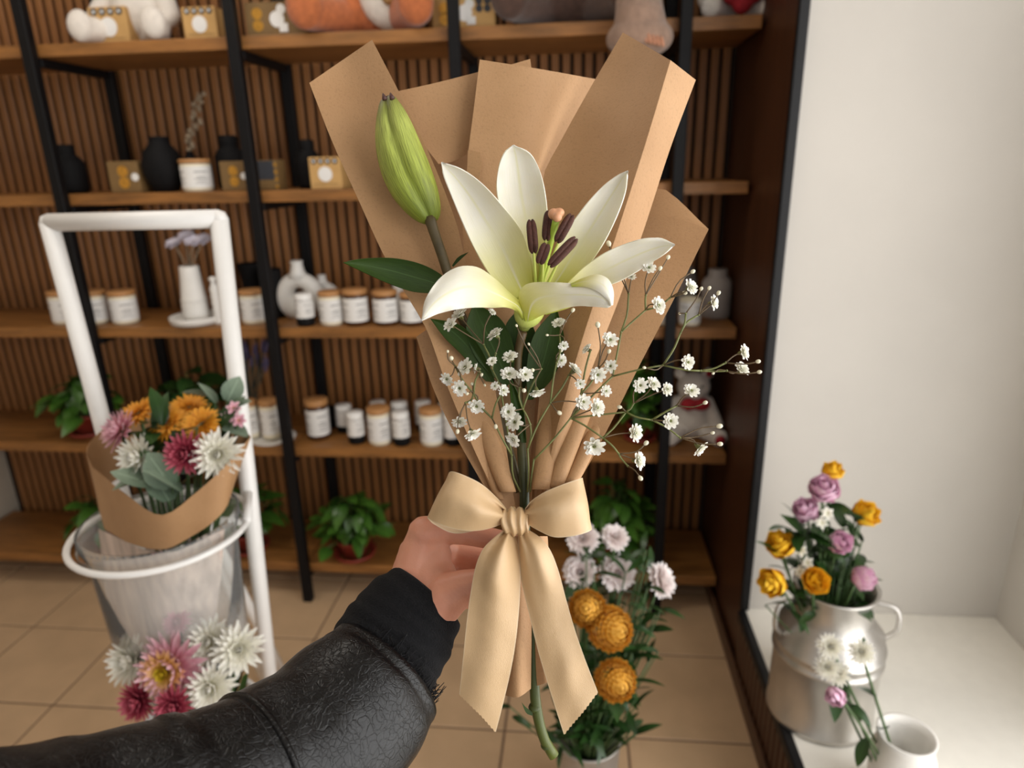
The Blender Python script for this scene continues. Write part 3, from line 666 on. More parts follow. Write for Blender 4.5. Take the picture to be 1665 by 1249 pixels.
# ---- kraft wrap
wrap = thing('paper_wrap', 'brown kraft paper folded into a cone around the white lily', 'wrapping paper', P(850, 1000, .58), BG)
def sheet(edges, nr=26, nc=11, bulge=0, sharp=False, thick=.0005, name='paper_sheet', parent=None, ruffle=0, seed=0):
    return part(name, loft(edges, nr, nc, bulge, sharp, ruffle, seed=seed), m_kraft, parent or wrap, thick=thick)
# front left sheet with its rolled edge
sheet([[(503, 135, .607), (540, 230, .603), (585, 330, .598), (622, 411, .593), (655, 470, .588), (693, 535, .583), (724, 620, .577), (768, 725, .569), (822, 840, .562)],
       [(554, 100, .618), (595, 190, .615), (645, 300, .61), (685, 395, .605), (712, 460, .600), (738, 530, .594), (765, 620, .586), (797, 730, .575), (832, 840, .566)],
       [(605, 65, .612), (650, 152, .611), (700, 255, .608), (741, 360, .604), (754, 412, .602), (775, 500, .597), (798, 600, .589), (820, 710, .578), (840, 840, .568)]], 40, 15)
# lower left outer sheet
sheet([[(677, 548, .600), (700, 620, .592), (722, 672, .586), (744, 715, .58), (775, 770, .572), (815, 838, .566)],
       [(695, 535, .600), (735, 620, .592), (765, 690, .585), (788, 740, .578), (808, 790, .571), (826, 838, .567)]], 24, 7)
# rolled pleat left of the stems
def roll(a, b, r0, r1, depth, nr=14):
    pts = [V(a).lerp(V(b), i / (nr - 1)) for i in range(nr)]; vs, fs, uv = [], [], []; n = 12
    for i, p in enumerate(pts):
        v = i / (nr - 1); rr = r0 + (r1 - r0) * v
        for k in range(n):
            an = math.pi * (-.15 + 1.45 * k / (n - 1)); vs.append(P(p.x - rr * math.cos(an), p.y, p.z - rr * math.sin(an) * .0005 * .8)); uv.append((k / n, v))
    for i in range(nr - 1):
        for k in range(n - 1): q_ = i * n + k; fs.append((q_, q_ + 1, q_ + n + 1, q_ + n))
    return part('pleat', (vs, fs, uv), m_kraft, wrap, thick=.0005)
roll((768, 640, .598), (826, 800, .560), 22, 13, 0)
roll((755, 670, .590), (812, 812, .562), 10, 7, 0)
roll((912, 590, .622), (880, 796, .558), 30, 14, 0)
roll((962, 620, .598), (903, 792, .561), 20, 13, 0)
roll((995, 640, .604), (928, 786, .564), 18, 12, 0)
# back sheets
sheet([[(640, 150, .640), (682, 225, .638), (713, 267, .632)], [(708, 135, .644), (725, 200, .643), (736, 263, .639)], [(779, 117, .646), (770, 190, .646), (759, 251, .645)]], 16, 9)
sheet([[(655, 235, .672), (700, 420, .654), (785, 640, .625), (842, 840, .578)], [(1000, 190, .71), (965, 420, .675), (915, 640, .625), (856, 840, .578)]], 24, 11, -.02)
sheet([[(825, 107, .648), (838, 140, .646)], [(862, 96, .652), (868, 140, .650)]], 5, 4)
# centre sheet, with its small fold at the left
sheet([[(780, 97, .632), (770, 180, .629), (762, 243, .627), (758, 300, .625), (752, 350, .622), (757, 430, .622), (795, 640, .606), (838, 840, .575)],
       [(875, 112, .636), (860, 240, .633), (838, 400, .628), (832, 640, .612), (844, 840, .575)],
       [(970, 129, .675), (930, 210, .668), (903, 300, .658), (885, 420, .644), (872, 640, .614), (852, 840, .575)]], 34, 13)
sheet([[(761, 244, .6255), (758, 300, .6235), (753, 345, .621)], [(781, 248, .6235), (783, 268, .6225), (772, 330, .620)]], 10, 5, name='fold')
# right front sheet: broad face, crease, bright side strip
L = [(1013, 53, .652), (960, 143, .647), (905, 242, .640), (884, 285, .636), (880, 360, .630), (882, 480, .619), (880, 600, .604), (872, 700, .587), (862, 838, .564)]
Fd = [(1090, 98, .592), (1052, 225, .587), (1014, 345, .584), (978, 455, .581), (938, 580, .576), (905, 700, .571), (872, 838, .562)]
R_ = [(1131, 130, .612), (1090, 240, .605), (1046, 375, .599), (1003, 495, .593), (958, 610, .585), (922, 710, .575), (880, 838, .564)]
sheet([L, Fd], 36, 12, -.006); sheet([Fd, R_], 36, 6, .002)
# lower right sheet with its folded back corner
sheet([[(1052, 346, .630), (1010, 440, .621), (965, 560, .607), (925, 680, .588), (878, 838, .567)],
       [(1105, 358, .621), (1052, 470, .612), (1000, 580, .600), (955, 680, .586), (888, 838, .566)],
       [(1152, 373, .614), (1100, 478, .606), (1042, 590, .596), (992, 690, .583), (944, 778, .573), (897, 838, .566)]], 32, 11)
sheet([[(1040, 318, .645), (1046, 350, .632)], [(1075, 305, .645), (1100, 361, .623)], [(1152, 373, .617), (1150, 374, .615)]], 6, 7, name='folded_corner')
# paper below the bow
sheet([[(828, 872, .575), (820, 960, .577), (821, 1040, .577), (822, 1131, .576)], [(846, 872, .568), (842, 960, .568), (842, 1040, .568), (842, 1134, .568)], [(866, 872, .576), (864, 960, .577), (864, 1040, .577), (863, 1120, .578)]], 16, 9)
sheet([[(862, 872, .58), (862, 960, .582), (862, 1040, .582), (864, 1118, .582)], [(878, 872, .576), (882, 960, .576), (885, 1040, .577), (888, 1110, .577)], [(890, 872, .585), (896, 960, .587), (898, 1040, .588), (899, 1100, .588)]], 16, 9)

# ---- the lily
lily = thing('lily', 'large creamy white lily in full bloom at the centre of the bouquet', 'flower', P(905, 1230, .58), BG)
def petal(edges, bulge, thick=.0009, ruffle=.004, seed=0, **kw):
    return part('petal', loft(edges, 36, 15, bulge, False, ruffle, True, seed=seed), m_petal, lily, thick=thick)
# far ring first: top, upper left, upper right, right, lower left, lower right
petal([[(868, 478, .572), (846, 430, .570), (822, 370, .566), (808, 312, .562), (811, 272, .559), (821, 247, .556), (835, 236, .553)],
       [(880, 478, .572), (888, 430, .570), (891, 370, .566), (887, 318, .562), (877, 276, .559), (861, 249, .556), (835, 236, .553)]], -.010, seed=1)
petal([[(852, 508, .566), (826, 482, .563), (800, 452, .559), (772, 405, .553), (748, 352, .548), (730, 308, .544), (720, 280, .541), (718, 264, .538)],
       [(872, 490, .570), (866, 452, .564), (862, 420, .557), (848, 376, .549), (818, 336, .543), (783, 298, .540), (750, 275, .539), (718, 264, .538)]], -.010, seed=2)
petal([[(872, 490, .570), (888, 448, .566), (905, 402, .561), (938, 352, .553), (975, 308, .545), (1003, 286, .54), (1021, 278, .536)],
       [(890, 494, .568), (922, 466, .562), (950, 440, .556), (980, 398, .549), (1003, 352, .542), (1017, 312, .538), (1021, 278, .536)]], -.009, seed=3)
petal([[(878, 505, .566), (915, 468, .560), (948, 436, .553), (988, 409, .546), (1035, 391, .54), (1072, 387, .536), (1097, 398, .533)],
       [(888, 512, .566), (935, 496, .560), (975, 470, .553), (1010, 456, .547), (1050, 433, .541), (1082, 412, .536), (1097, 398, .533)]], -.006, seed=4)
petal([[(858, 515, .560), (846, 492, .556), (830, 478, .549), (806, 455, .541), (776, 435, .533), (744, 435, .525), (712, 456, .518), (692, 488, .513), (686, 521, .509)],
       [(850, 520, .560), (838, 505, .553), (822, 500, .545), (800, 500, .537), (770, 500, .529), (742, 503, .521), (715, 509, .515), (698, 516, .512), (686, 521, .509)]], .006, seed=5)
petal([[(854, 522, .560), (847, 500, .555), (844, 478, .549), (855, 463, .543), (885, 459, .536), (925, 461, .529), (955, 462, .523), (975, 466, .519), (990, 478, .517), (994, 496, .517)],
       [(862, 522, .560), (880, 513, .554), (900, 506, .547), (925, 499, .539), (945, 497, .532), (962, 498, .526), (976, 499, .521), (985, 500, .519), (990, 500, .518), (994, 496, .517)]], .008, seed=6)
# recurved lip of the lower right petal
part('petal_lip', loft([[(928, 462, .529), (950, 452, .527), (972, 447, .525), (989, 455, .523), (997, 474, .520), (996, 496, .517)], [(930, 466, .526), (950, 466, .520), (968, 472, .515), (980, 480, .513), (988, 489, .514), (992, 498, .516)]], 24, 9, .004), m_petal, lily, thick=.0009)
# throat
tz = [P(852, 534, .582), P(854, 524, .577), P(858, 512, .57), P(866, 492, .568)]
part('throat', tube(tz, [.004, .0068, .0118, .0125], 20, 14, cap=False), uvmat('lily_throat', [(0, C(120, 128, 52)), (.4, C(190, 200, 110)), (1, C(196, 208, 90))], .4, 20, .45), lily, thick=.0008)
# stamens
for i, (a, b_, d) in enumerate((((863, 357), (868, 412), .540), ((893, 343), (888, 391), .546), ((930, 349), (905, 394), .536), ((889, 396), (877, 429), .531), ((937, 387), (893, 433), .527), ((866, 362), (859, 378), .552))):
    cpt = ((a[0] + b_[0]) / 2, (a[1] + b_[1]) / 2); c3 = P(*cpt, d + .004)
    st = part('filament', tube([P(872 + i * 1.5, 486, .571), P(872 + i * 2 + (cpt[0] - 872) * .35, 486 + (cpt[1] - 486) * .45, (.571 + d) / 2 + .004), c3], [.0014, .0013, .0008], 8, 12), m_fil, lily)
    if i < 5:
        A, B = P(*a, d), P(*b_, d - .002); mid = A.lerp(B, .5); off = (B - A).cross(FW).normalized() * .0012
        g = [tube([A + s_ * off + (mid - A) * 0, A.lerp(B, .12) + off * s_ * 1.3, mid + off * s_ * 1.4 - FW * .0008, A.lerp(B, .88) + off * s_ * 1.3, B + s_ * off], [.0008, .0022, .0026, .0022, .0008], 10, 14) for s_ in (-1, 1)]
        part('anther', join(*g), m_anther, lily)
part('style', tube([P(874, 484, .571), P(888, 425, .556), P(905, 355, .537)], [.0022, .0024, .003], 10, 14), uvmat('style_green', [(0, C(190, 205, 80)), (1, C(160, 186, 60))], 0, rough=.4), lily)
blob('stigma', [('e', P(900, 348, .536), (.0045, .004, .0045)), ('e', P(909, 346, .536), (.0045, .004, .004)), ('e', P(906, 353, .533), (.004, .004, .004))], .0008, m_stig, lily, 4)
# main stem
part('stem', tube([P(850, 540, .584), P(842, 580, .592), P(845, 680, .59), P(852, 790, .577), P(856, 900, .58), P(866, 1000, .583), P(868, 1090, .583), P(872, 1150, .582), P(884, 1200, .581), P(901, 1230, .58)], [.004, .0038, .004, .0042, .0042, .0042, .0043, .0046, .0044, .0046], 12, 50), uvmat('lily_stem', [(0, C(92, 72, 42)), (.15, C(86, 74, 42)), (.4, C(46, 58, 18)), (.8, C(60, 70, 18)), (1, C(84, 92, 30))], .4, 8, .45), lily)
for (x, y) in ((869, 1150), (889, 1212)): part('node', lathe([(0, -.003), (.0045, -.002), (.0054, 0), (.0045, .002), (0, .003)], 12, P(x, y, .581)), m_stem, lily)
part('leaf_stub', loft([[(866, 1158, .578), (855, 1150, .576), (848, 1142, .575)], [(866, 1164, .578), (856, 1160, .576), (848, 1142, .575)]], 8, 4), m_leaf, lily, thick=.0005)
def leaf(edges, bulge=-.004, par=lily): return part('leaf', loft(edges, 24, 9, bulge, False, 0, True), m_leaf, par, thick=.0006)
leaf([[(735, 462, .580), (712, 443, .574), (680, 428, .568), (640, 420, .562), (600, 420, .557), (575, 423, .554), (558, 427, .552)], [(728, 480, .580), (700, 477, .574), (670, 474, .568), (632, 461, .562), (598, 446, .557), (575, 435, .554), (558, 427, .552)]])
leaf([[(806, 622, .584), (785, 572, .580), (750, 530, .578), (700, 518, .576)], [(790, 620, .584), (752, 578, .580), (722, 548, .578), (700, 518, .576)]])
leaf([[(822, 630, .586), (776, 585, .583), (758, 535, .582), (770, 492, .582)], [(832, 620, .586), (836, 570, .583), (815, 520, .582), (770, 492, .582)]])
leaf([[(858, 650, .584), (856, 600, .588), (868, 545, .590), (905, 500, .592)], [(866, 650, .584), (900, 612, .588), (918, 560, .590), (905, 500, .592)]])
leaf([[(836, 640, .592), (818, 580, .594), (822, 530, .594), (845, 500, .594)], [(850, 640, .592), (868, 590, .594), (870, 540, .594), (845, 500, .594)]])
leaf([[(848, 720, .578), (832, 660, .574), (828, 610, .574)], [(856, 720, .578), (850, 660, .574), (828, 610, .574)]])

# ---- the bud on its own side stem
bud = thing('lily_bud', 'closed green lily bud leaning left above the open lily', 'flower bud', P(850, 800, .585), BG)
A, B = P(701, 361, .584), P(630, 157, .585); ax = (B - A); Lb = ax.length; axn = ax.normalized(); s1 = axn.cross(FW).normalized(); s2 = axn.cross(s1)
prof = [(0, .30), (.04, .52), (.12, .74), (.25, .93), (.4, 1.0), (.55, .97), (.7, .86), (.82, .70), (.92, .5), (.97, .36), (1, .12)]
vs, fs, uv = [], [], []; n, m = 60, 40; Rb = .0205; pr = cr([(a, b_, 0) for a, b_ in prof], m)
for i in range(m):
    v, rr = min(max(pr[i].x, 0), 1), max(pr[i].y, .05)
    bend = (math.sin(math.pi * v)) * .006
    for k in range(n):
        a = 2 * math.pi * k / n; g = abs(math.cos(1.5 * (a - .62 + .25 * v))); lob = .66 + .34 * min(g * 1.7, 1) ** .55 ; rid = 1 + .022 * math.cos(27 * a) * math.sin(math.pi * v)
        if v > .9: lob -= (v - .9) * 3 * (1 - g)
        q_ = A + axn * Lb * v + s1 * bend + (s1 * math.cos(a) + s2 * math.sin(a)) * Rb * rr * lob * rid
        vs.append(q_); uv.append((k / n, v))
for i in range(m - 1):
    for k in range(n): k2 = (k + 1) % n; fs.append((i * n + k, i * n + k2, (i + 1) * n + k2, (i + 1) * n + k))
fs.append(tuple(range(n))[::-1]); fs.append(tuple((m - 1) * n + k for k in range(n)))
part('bud', (vs, fs, uv), m_bud, bud)
for k in range(2): part('bud_tip', lathe([(.0022, 0), (.002, .002), (.0008, .005), (0, .006)], 10), M('bud_tip_brown', C(80, 52, 48), .6), bud, world=False, loc=P(626 + 12 * k, 162 - 1 * k, .572) - V(bud.location), axis=axn)
part('stem', tube([P(698, 352, .580), P(706, 378, .582), P(722, 425, .585), P(745, 500, .592), P(778, 580, .598), P(815, 690, .594), P(846, 800, .582)], [.0052, .0045, .0043, .0042, .004, .004, .004], 12, 40), m_stemb, bud)
part('leaf', loft([[(735, 432, .582), (745, 418, .58), (762, 410, .578)], [(737, 434, .582), (748, 423, .58), (762, 410, .578)]], 6, 4), m_leaf, bud, thick=.0004)

# ---- gypsophila
gyp_me = [mesh('blossom', *petals([(9, .86, .52, 2, 18, .14, 0), (9, .68, .46, 24, 14, .14, .05), (7, .46, .34, 46, 10, .14, .1)], .35, 3, .15, .05, sd, 1.5)) for sd in (1, 2, 3)]
for me in gyp_me: me.materials.append(m_gyp)
cal_me = mesh('calyx', *lathe([(.05, -.75), (.16, -.6), (.26, -.3), (.3, -.06), (.2, .1), (.1, .2), (0, .22)], 8)[:2]); cal_me.materials.append(m_gstem)
bud_me = mesh('small_bud', *lathe([(0, -.6), (.3, -.5), (.55, 0), (.5, .45), (.25, .75), (0, .8)], 10)[:2]); bud_me.materials.append(m_gbud)
def gyp(label, base, nodes, edges, blossoms, buds, seed, d0, sp=.03):
    """nodes: name -> (px, py, d); edges: pairs; blossoms/buds: (px, py, node, size px)"""
    o = thing('gypsophila_sprig', label, 'flower', P(*base), BG); r = random.Random(seed); L0 = V(o.location); g1, g2 = [], []
    for a, b_ in edges:
        A, B = P(*nodes[a]), P(*nodes[b_]); mid = A.lerp(B, .5) + V((r.uniform(-1, 1), r.uniform(-1, 1), r.uniform(-1, 1))) * .0025
        g1.append(tube([A, mid, B], [.00085, .0008, .00075], 6, 6)); part_j = lathe([(0, -.0013), (.0013, 0), (0, .0013)], 6, B); g1.append(part_j)
    part('stem', join(*g1), m_gstem, o)
    def tip(px, py, nd, d):
        A, B = P(*nodes[nd]), P(px, py, d); mid = A.lerp(B, .55) + V((r.uniform(-1, 1), r.uniform(-1, 1), r.uniform(-1, 1))) * .003
        g2.append(tube([A, mid, B], [.0006, .00055, .0005], 5, 6)); return B, (B - mid).normalized()
    for (x, y, nd, sz) in blossoms:
        d = nodes[nd][2] + r.uniform(-.02, .006); B, dr = tip(x, y, nd, d); axv = (dr * .8 - FW * r.uniform(.25, 1.1) + V((r.uniform(-.4, .4), 0, r.uniform(-.2, .5)))).normalized(); R0 = sz * .5 * d / FPX * 1.2
        b_ = ob('blossom', r.choice(gyp_me), None, o, B - L0, axv, r.uniform(0, 6), R0); ob('calyx', cal_me, None, b_, (0, 0, 0))
    for (x, y, nd, sz) in buds:
        d = nodes[nd][2] + r.uniform(-.012, .008); B, dr = tip(x, y, nd, d); ob('small_bud', bud_me, None, o, B - L0, dr, 0, sz * .5 * d / FPX * 1.5)
    part('twig', join(*g2), m_gstemb, o)['kind'] = 'stuff'; return o
D = .545
nl = dict(b=(846, 800, .566), n1=(832, 740, .56), n2=(800, 680, .555), n3=(770, 640, .552), n4=(757, 655, .552), n5=(815, 640, .553), n6=(800, 600, .552), n7=(786, 560, .555), n8=(780, 605, .552), n9=(740, 595, .552), n10=(806, 575, .552))
gyp('left gypsophila sprig with round white blossoms below the lily', (846, 800, .57), nl,
    [('b', 'n1'), ('n1', 'n2'), ('n2', 'n3'), ('n3', 'n4'), ('n1', 'n5'), ('n5', 'n6'), ('n6', 'n7'), ('n3', 'n8'), ('n3', 'n9'), ('n6', 'n10'), ('n2', 'n5')],
    [(747, 512, 'n7', 26), (733, 528, 'n7', 22), (806, 544, 'n10', 25), (800, 508, 'n7', 13), (757, 598, 'n8', 28), (748, 631, 'n9', 24), (727, 616, 'n9', 21), (775, 599, 'n8', 16), (800, 588, 'n6', 16), (775, 660, 'n3', 25), (747, 685, 'n4', 24), (768, 705, 'n4', 25), (818, 635, 'n5', 18), (805, 628, 'n5', 14)],
    [(734, 583, 'n9', 9), (744, 701, 'n4', 8), (806, 693, 'n2', 8), (768, 625, 'n3', 7), (728, 572, 'n9', 5), (783, 610, 'n8', 6), (760, 640, 'n3', 6), (788, 626, 'n8', 5)], 31, D)
nc_ = dict(b=(858, 800, .566), n1=(858, 730, .558), n2=(850, 665, .553), n3=(845, 630, .55), n4=(895, 655, .553), n5=(905, 590, .553), n6=(910, 545, .556), n7=(880, 600, .55), n8=(925, 610, .553), n9=(862, 690, .553))
gyp('middle gypsophila sprig whose blossoms hang in front of the stem', (858, 800, .57), nc_,
    [('b', 'n1'), ('n1', 'n9'), ('n9', 'n2'), ('n2', 'n3'), ('n1', 'n4'), ('n4', 'n5'), ('n5', 'n6'), ('n2', 'n7'), ('n4', 'n8')],
    [(830, 581, 'n3', 24), (828, 609, 'n3', 26), (854, 610, 'n3', 23), (873, 637, 'n7', 23), (827, 670, 'n2', 24), (838, 687, 'n9', 27), (835, 714, 'n9', 24), (909, 526, 'n6', 21), (916, 562, 'n6', 15), (912, 586, 'n5', 20), (934, 602, 'n8', 26), (943, 624, 'n8', 16), (946, 655, 'n4', 22)],
    [(852, 635, 'n3', 9), (866, 602, 'n7', 8), (912, 570, 'n5', 8), (909, 671, 'n4', 9), (890, 545, 'n6', 5), (931, 505, 'n6', 8), (860, 560, 'n7', 5), (840, 530, 'n7', 5)], 37, D)
nr_ = dict(b=(862, 800, .566), n0=(868, 748, .56), n1=(928, 680, .552), n2=(996, 612, .548), n3=(1010, 540, .552), n4=(1022, 477, .560), n5=(1050, 504, .550), n6=(1078, 594, .54), n7=(1106, 542, .538), n8=(1115, 510, .537), n9=(1136, 512, .537), n10=(1140, 603, .535), n11=(1180, 590, .533), n12=(1182, 603, .533),
           n13=(1018, 670, .546), n14=(1030, 656, .544), n15=(1060, 683, .54), n16=(1100, 660, .537), n17=(1106, 712, .537), n18=(980, 712, .546), n19=(1006, 738, .544), n20=(1021, 758, .543), n21=(972, 600, .549), n22=(945, 640, .55), n23=(1050, 480, .556), n24=(1090, 484, .54), n25=(960, 570, .551))
gyp('wide right gypsophila sprig reaching out past the kraft wrap', (862, 800, .57), nr_,
    [('b', 'n0'), ('n0', 'n1'), ('n1', 'n2'), ('n2', 'n3'), ('n3', 'n4'), ('n3', 'n5'), ('n5', 'n24'), ('n2', 'n6'), ('n6', 'n7'), ('n7', 'n8'), ('n7', 'n9'), ('n6', 'n10'), ('n10', 'n11'), ('n10', 'n12'), ('n1', 'n13'), ('n13', 'n14'), ('n13', 'n15'), ('n15', 'n16'), ('n15', 'n17'), ('n18', 'n13'), ('n1', 'n18'), ('n18', 'n19'), ('n19', 'n20'), ('n1', 'n22'), ('n22', 'n21'), ('n5', 'n23'), ('n22', 'n25')],
    [(1055, 436, 'n23', 22), (1027, 451, 'n4', 14), (1123, 467, 'n24', 24), (1160, 492, 'n9', 22), (1070, 497, 'n5', 26), (992, 553, 'n21', 24), (955, 568, 'n25', 18), (993, 596, 'n2', 20), (972, 609, 'n21', 24), (985, 636, 'n22', 18), (948, 654, 'n1', 24), (970, 663, 'n1', 28), (1118, 589, 'n6', 22), (1209, 573, 'n11', 24), (1206, 600, 'n12', 24), (1041, 627, 'n14', 22), (1062, 625, 'n14', 24), (1084, 633, 'n14', 21), (1124, 636, 'n16', 24), (1090, 685, 'n15', 24), (1032, 704, 'n18', 28), (966, 725, 'n18', 31), (1038, 749, 'n19', 28), (1138, 729, 'n17', 26)],
    [(990, 397, 'n4', 10), (1086, 419, 'n23', 8), (1073, 437, 'n23', 8), (1126, 442, 'n24', 8), (1113, 476, 'n24', 8), (1140, 470, 'n8', 7), (1153, 469, 'n9', 7), (1168, 477, 'n9', 8), (972, 529, 'n21', 10), (990, 572, 'n21', 8), (1232, 588, 'n11', 8), (1234, 605, 'n12', 8), (1048, 598, 'n6', 6), (1146, 655, 'n16', 8), (1008, 662, 'n13', 8), (1169, 693, 'n17', 10), (1158, 704, 'n17', 7), (1170, 722, 'n17', 9), (1050, 721, 'n19', 9), (1041, 777, 'n20', 9), (1105, 510, 'n8', 5), (1160, 607, 'n12', 5), (1014, 412, 'n4', 5)], 41, D)

# ---- ribbon bow
bow = thing('ribbon_bow', 'cream satin ribbon tied in a bow around the kraft wrap', 'ribbon', P(838, 848, .555), BG)
def rib(name, edges, nr=44, nc=21, bulge=0, folds=0, seed=0, conv=P):
    vs, fs, uv, _g = loft(edges, nr, nc, bulge, False, 0, False)
    if folds:
        for i in range(nr):
            for k in range(nc):
                u, v = k / (nc - 1), i / (nr - 1); vs[i * nc + k] = vs[i * nc + k] - FW * folds * math.exp(-min(v, 1 - v if 'loop' in name else 1) * 7) * math.sin(u * 12 + seed + 2 * math.sin(u * 4)) + FW * .0012 * noise.noise(V((u * 2.2, v * 7, seed * 3.7))) 
    if 'tail' in name:
        for k in range(nc): vs[(nr - 1) * nc + k] = vs[(nr - 1) * nc + k] + (vs[(nr - 1) * nc + k] - vs[(nr - 2) * nc + k]) * (.22 if k % 2 else -.12)
    return part(name, (vs, fs, uv, (nr, nc)), m_ribbon, bow, thick=.0006)
# loops: out along the front, round the end, back behind
rib('left_loop', [[(822, 826, .548), (806, 808, .543), (782, 787, .538), (757, 774, .536), (738, 767, .539), (731, 768, .546), (735, 774, .555), (760, 790, .562), (800, 822, .562)],
                  [(822, 836, .545), (800, 832, .532), (775, 827, .525), (744, 816, .525), (718, 807, .533), (711, 806, .545), (718, 816, .558), (760, 838, .566), (800, 838, .562)],
                  [(822, 850, .548), (806, 857, .541), (778, 863, .537), (742, 861, .536), (708, 850, .539), (695, 842, .546), (704, 852, .556), (742, 868, .562), (800, 856, .562)]], 60, 25, 0, .0042)
rib('right_loop', [[(854, 826, .548), (866, 812, .543), (885, 800, .538), (912, 789, .536), (938, 780, .539), (947, 777, .546), (943, 781, .555), (915, 794, .562), (872, 824, .562)],
                   [(854, 838, .545), (876, 838, .532), (900, 836, .525), (930, 828, .525), (950, 824, .533), (956, 821, .545), (950, 823, .558), (915, 836, .566), (872, 838, .562)],
                   [(854, 850, .548), (874, 862, .541), (900, 873, .537), (930, 872, .536), (953, 866, .539), (962, 861, .546), (955, 862, .556), (915, 866, .562), (872, 852, .562)]], 60, 25, 0, .0042, 2)
# tails
rib('left_tail', [[(824, 858, .550), (806, 872, .546), (786, 892, .542), (774, 920, .540), (766, 960, .543), (759, 1010, .548), (753, 1070, .555), (747, 1129, .564)],
                  [(832, 864, .547), (822, 886, .536), (814, 912, .530), (808, 945, .531), (806, 985, .538), (802, 1035, .546), (795, 1090, .553), (778, 1160, .562)],
                  [(836, 864, .551), (841, 884, .548), (845, 910, .546), (846, 945, .547), (843, 1000, .551), (836, 1060, .556), (824, 1120, .562), (806, 1191, .568)]], 54, 25, 0, .0036, 1)
rib('right_tail', [[(842, 864, .552), (843, 888, .549), (844, 918, .547), (850, 955, .548), (862, 1005, .551), (876, 1062, .556), (894, 1122, .561), (917, 1195, .568)],
                   [(848, 862, .547), (862, 884, .536), (874, 912, .532), (884, 950, .537), (896, 1000, .545), (908, 1050, .550), (923, 1100, .554), (946, 1160, .562)],
                   [(854, 858, .550), (876, 872, .545), (893, 892, .542), (907, 925, .541), (918, 965, .543), (932, 1015, .548), (950, 1068, .554), (972, 1125, .562)]], 54, 25, 0, .0036, 4)
# knot: wrapped band with folds
kv, kf, ku = [], [], []; n, m = 40, 26
for i in range(m):
    v = i / (m - 1); x = 817 + 42 * v
    for k in range(n):
        a = 2 * math.pi * k / n; rr = 1 + .12 * math.sin(v * 20 + 1.2 * math.sin(a * 1.5 + v * 3)) - .22 * abs(2 * v - 1) ** 3
        kv.append(P(x + 3 * math.sin(a) * math.cos(a * 2), 848 + 2 * v - 23 * rr * math.cos(a), .549 - .0125 * rr * math.sin(a))); ku.append((k / n * .3, v * .3))
for i in range(m - 1):
    for k in range(n): k2 = (k + 1) % n; kf.append((i * n + k, i * n + k2, (i + 1) * n + k2, (i + 1) * n + k))
kf += [tuple(range(n))[::-1], tuple((m - 1) * n + k for k in range(n))]
part('knot', (kv, kf, ku), m_ribbon, bow)

# ================================================================== the hand and sleeve
person = thing('person', 'left hand in a black leather jacket sleeve gripping the bouquet from behind', 'person', P(330, 1330, .42))
def cp(a, b_): 
    return (P(a[0], a[1], a[2]), a[3] * a[2] / FPX, P(b_[0], b_[1], b_[2]), b_[3] * b_[2] / FPX)
chains = [[(590, 1060, .57, 52), (662, 975, .598, 42), (676, 920, .606, 36), (688, 872, .606, 27)],
          [(640, 1090, .57, 50), (703, 992, .592, 40), (712, 940, .602, 34)],
          [(668, 985, .60, 46), (690, 950, .604, 44), (700, 905, .612, 36)],
          [(703, 992, .590, 42), (728, 968, .586, 38), (752, 955, .580, 29), (790, 945, .573, 22), (828, 925, .566, 19), (850, 912, .564, 15)],
          [(690, 866, .604, 28), (722, 863, .610, 22), (758, 868, .614, 19), (800, 876, .614, 18), (835, 885, .606, 18), (858, 884, .596, 15)],
          [(694, 890, .628, 28), (735, 900, .648, 22), (800, 908, .645, 20), (850, 910, .628, 19), (880, 912, .604, 16), (884, 914, .592, 14)],
          [(694, 918, .634, 26), (735, 936, .65, 22), (800, 944, .65, 19), (850, 944, .632, 18), (878, 942, .606, 15), (880, 942, .594, 13)],
          [(698, 948, .634, 24), (735, 970, .645, 19), (795, 975, .643, 17), (838, 972, .628, 15), (864, 968, .606, 13)],
          [(676, 900, .612, 30), (690, 940, .625, 36)]]
items = [cp(a, b_) for c in chains for a, b_ in zip(c, c[1:])]
hand = blob('hand', items, .0017, m_skin, person, 9)
# sleeve
def sleeve(name, axis_pts, mt, n=56, samples=60, wr=None, flat=.92, thick=.002):
    q_ = cr([V((*P(a[0], a[1], a[2]), a[3] * a[2] / FPX)) for a in axis_pts], samples); vs, fs, uv = [], [], []; up = None
    for i, v in enumerate(q_):
        p = v.to_3d(); t_ = (q_[min(i + 1, samples - 1)].to_3d() - q_[max(i - 1, 0)].to_3d()).normalized()
        up = FW if up is None else up
        up = (up - t_ * up.dot(t_)).normalized(); s_ = t_.cross(up)
        for k in range(n):
            a = 2 * math.pi * k / n; rr = v[3] * (1 + (wr(a, i / (samples - 1)) if wr else 0)); vs.append(p + up * math.cos(a) * rr * flat + s_ * math.sin(a) * rr); uv.append((k / n, i / (samples - 1)))
    for i in range(samples - 1):
        for k in range(n): k2 = (k + 1) % n; fs.append((i * n + k, i * n + k2, (i + 1) * n + k2, (i + 1) * n + k))
    return part(name, (vs, fs, uv), mt, person, thick=thick)
def knitw(a, v): return .012 * math.sin(v * 40) + .02 * noise.noise(V((math.cos(a) * 2, math.sin(a) * 2, v * 5)))
sleeve('knit_cuff', [(694, 972, .60, 69), (684, 984, .596, 75), (668, 1003, .59, 84), (650, 1030, .582, 89), (632, 1056, .574, 92), (612, 1090, .562, 93), (592, 1120, .553, 95)], m_knit, 56, 40, knitw, .8)
def leatherw(a, v): return .035 * noise.noise(V((math.cos(a) * 1.6, math.sin(a) * 1.6, v * 9))) + .012 * math.sin(v * 46 + 2 * math.cos(a)) * max(0, math.sin(a * 2 + v * 6)) + (.03 if .50 < v < .53 else 0) + (.02 if v < .018 else 0)
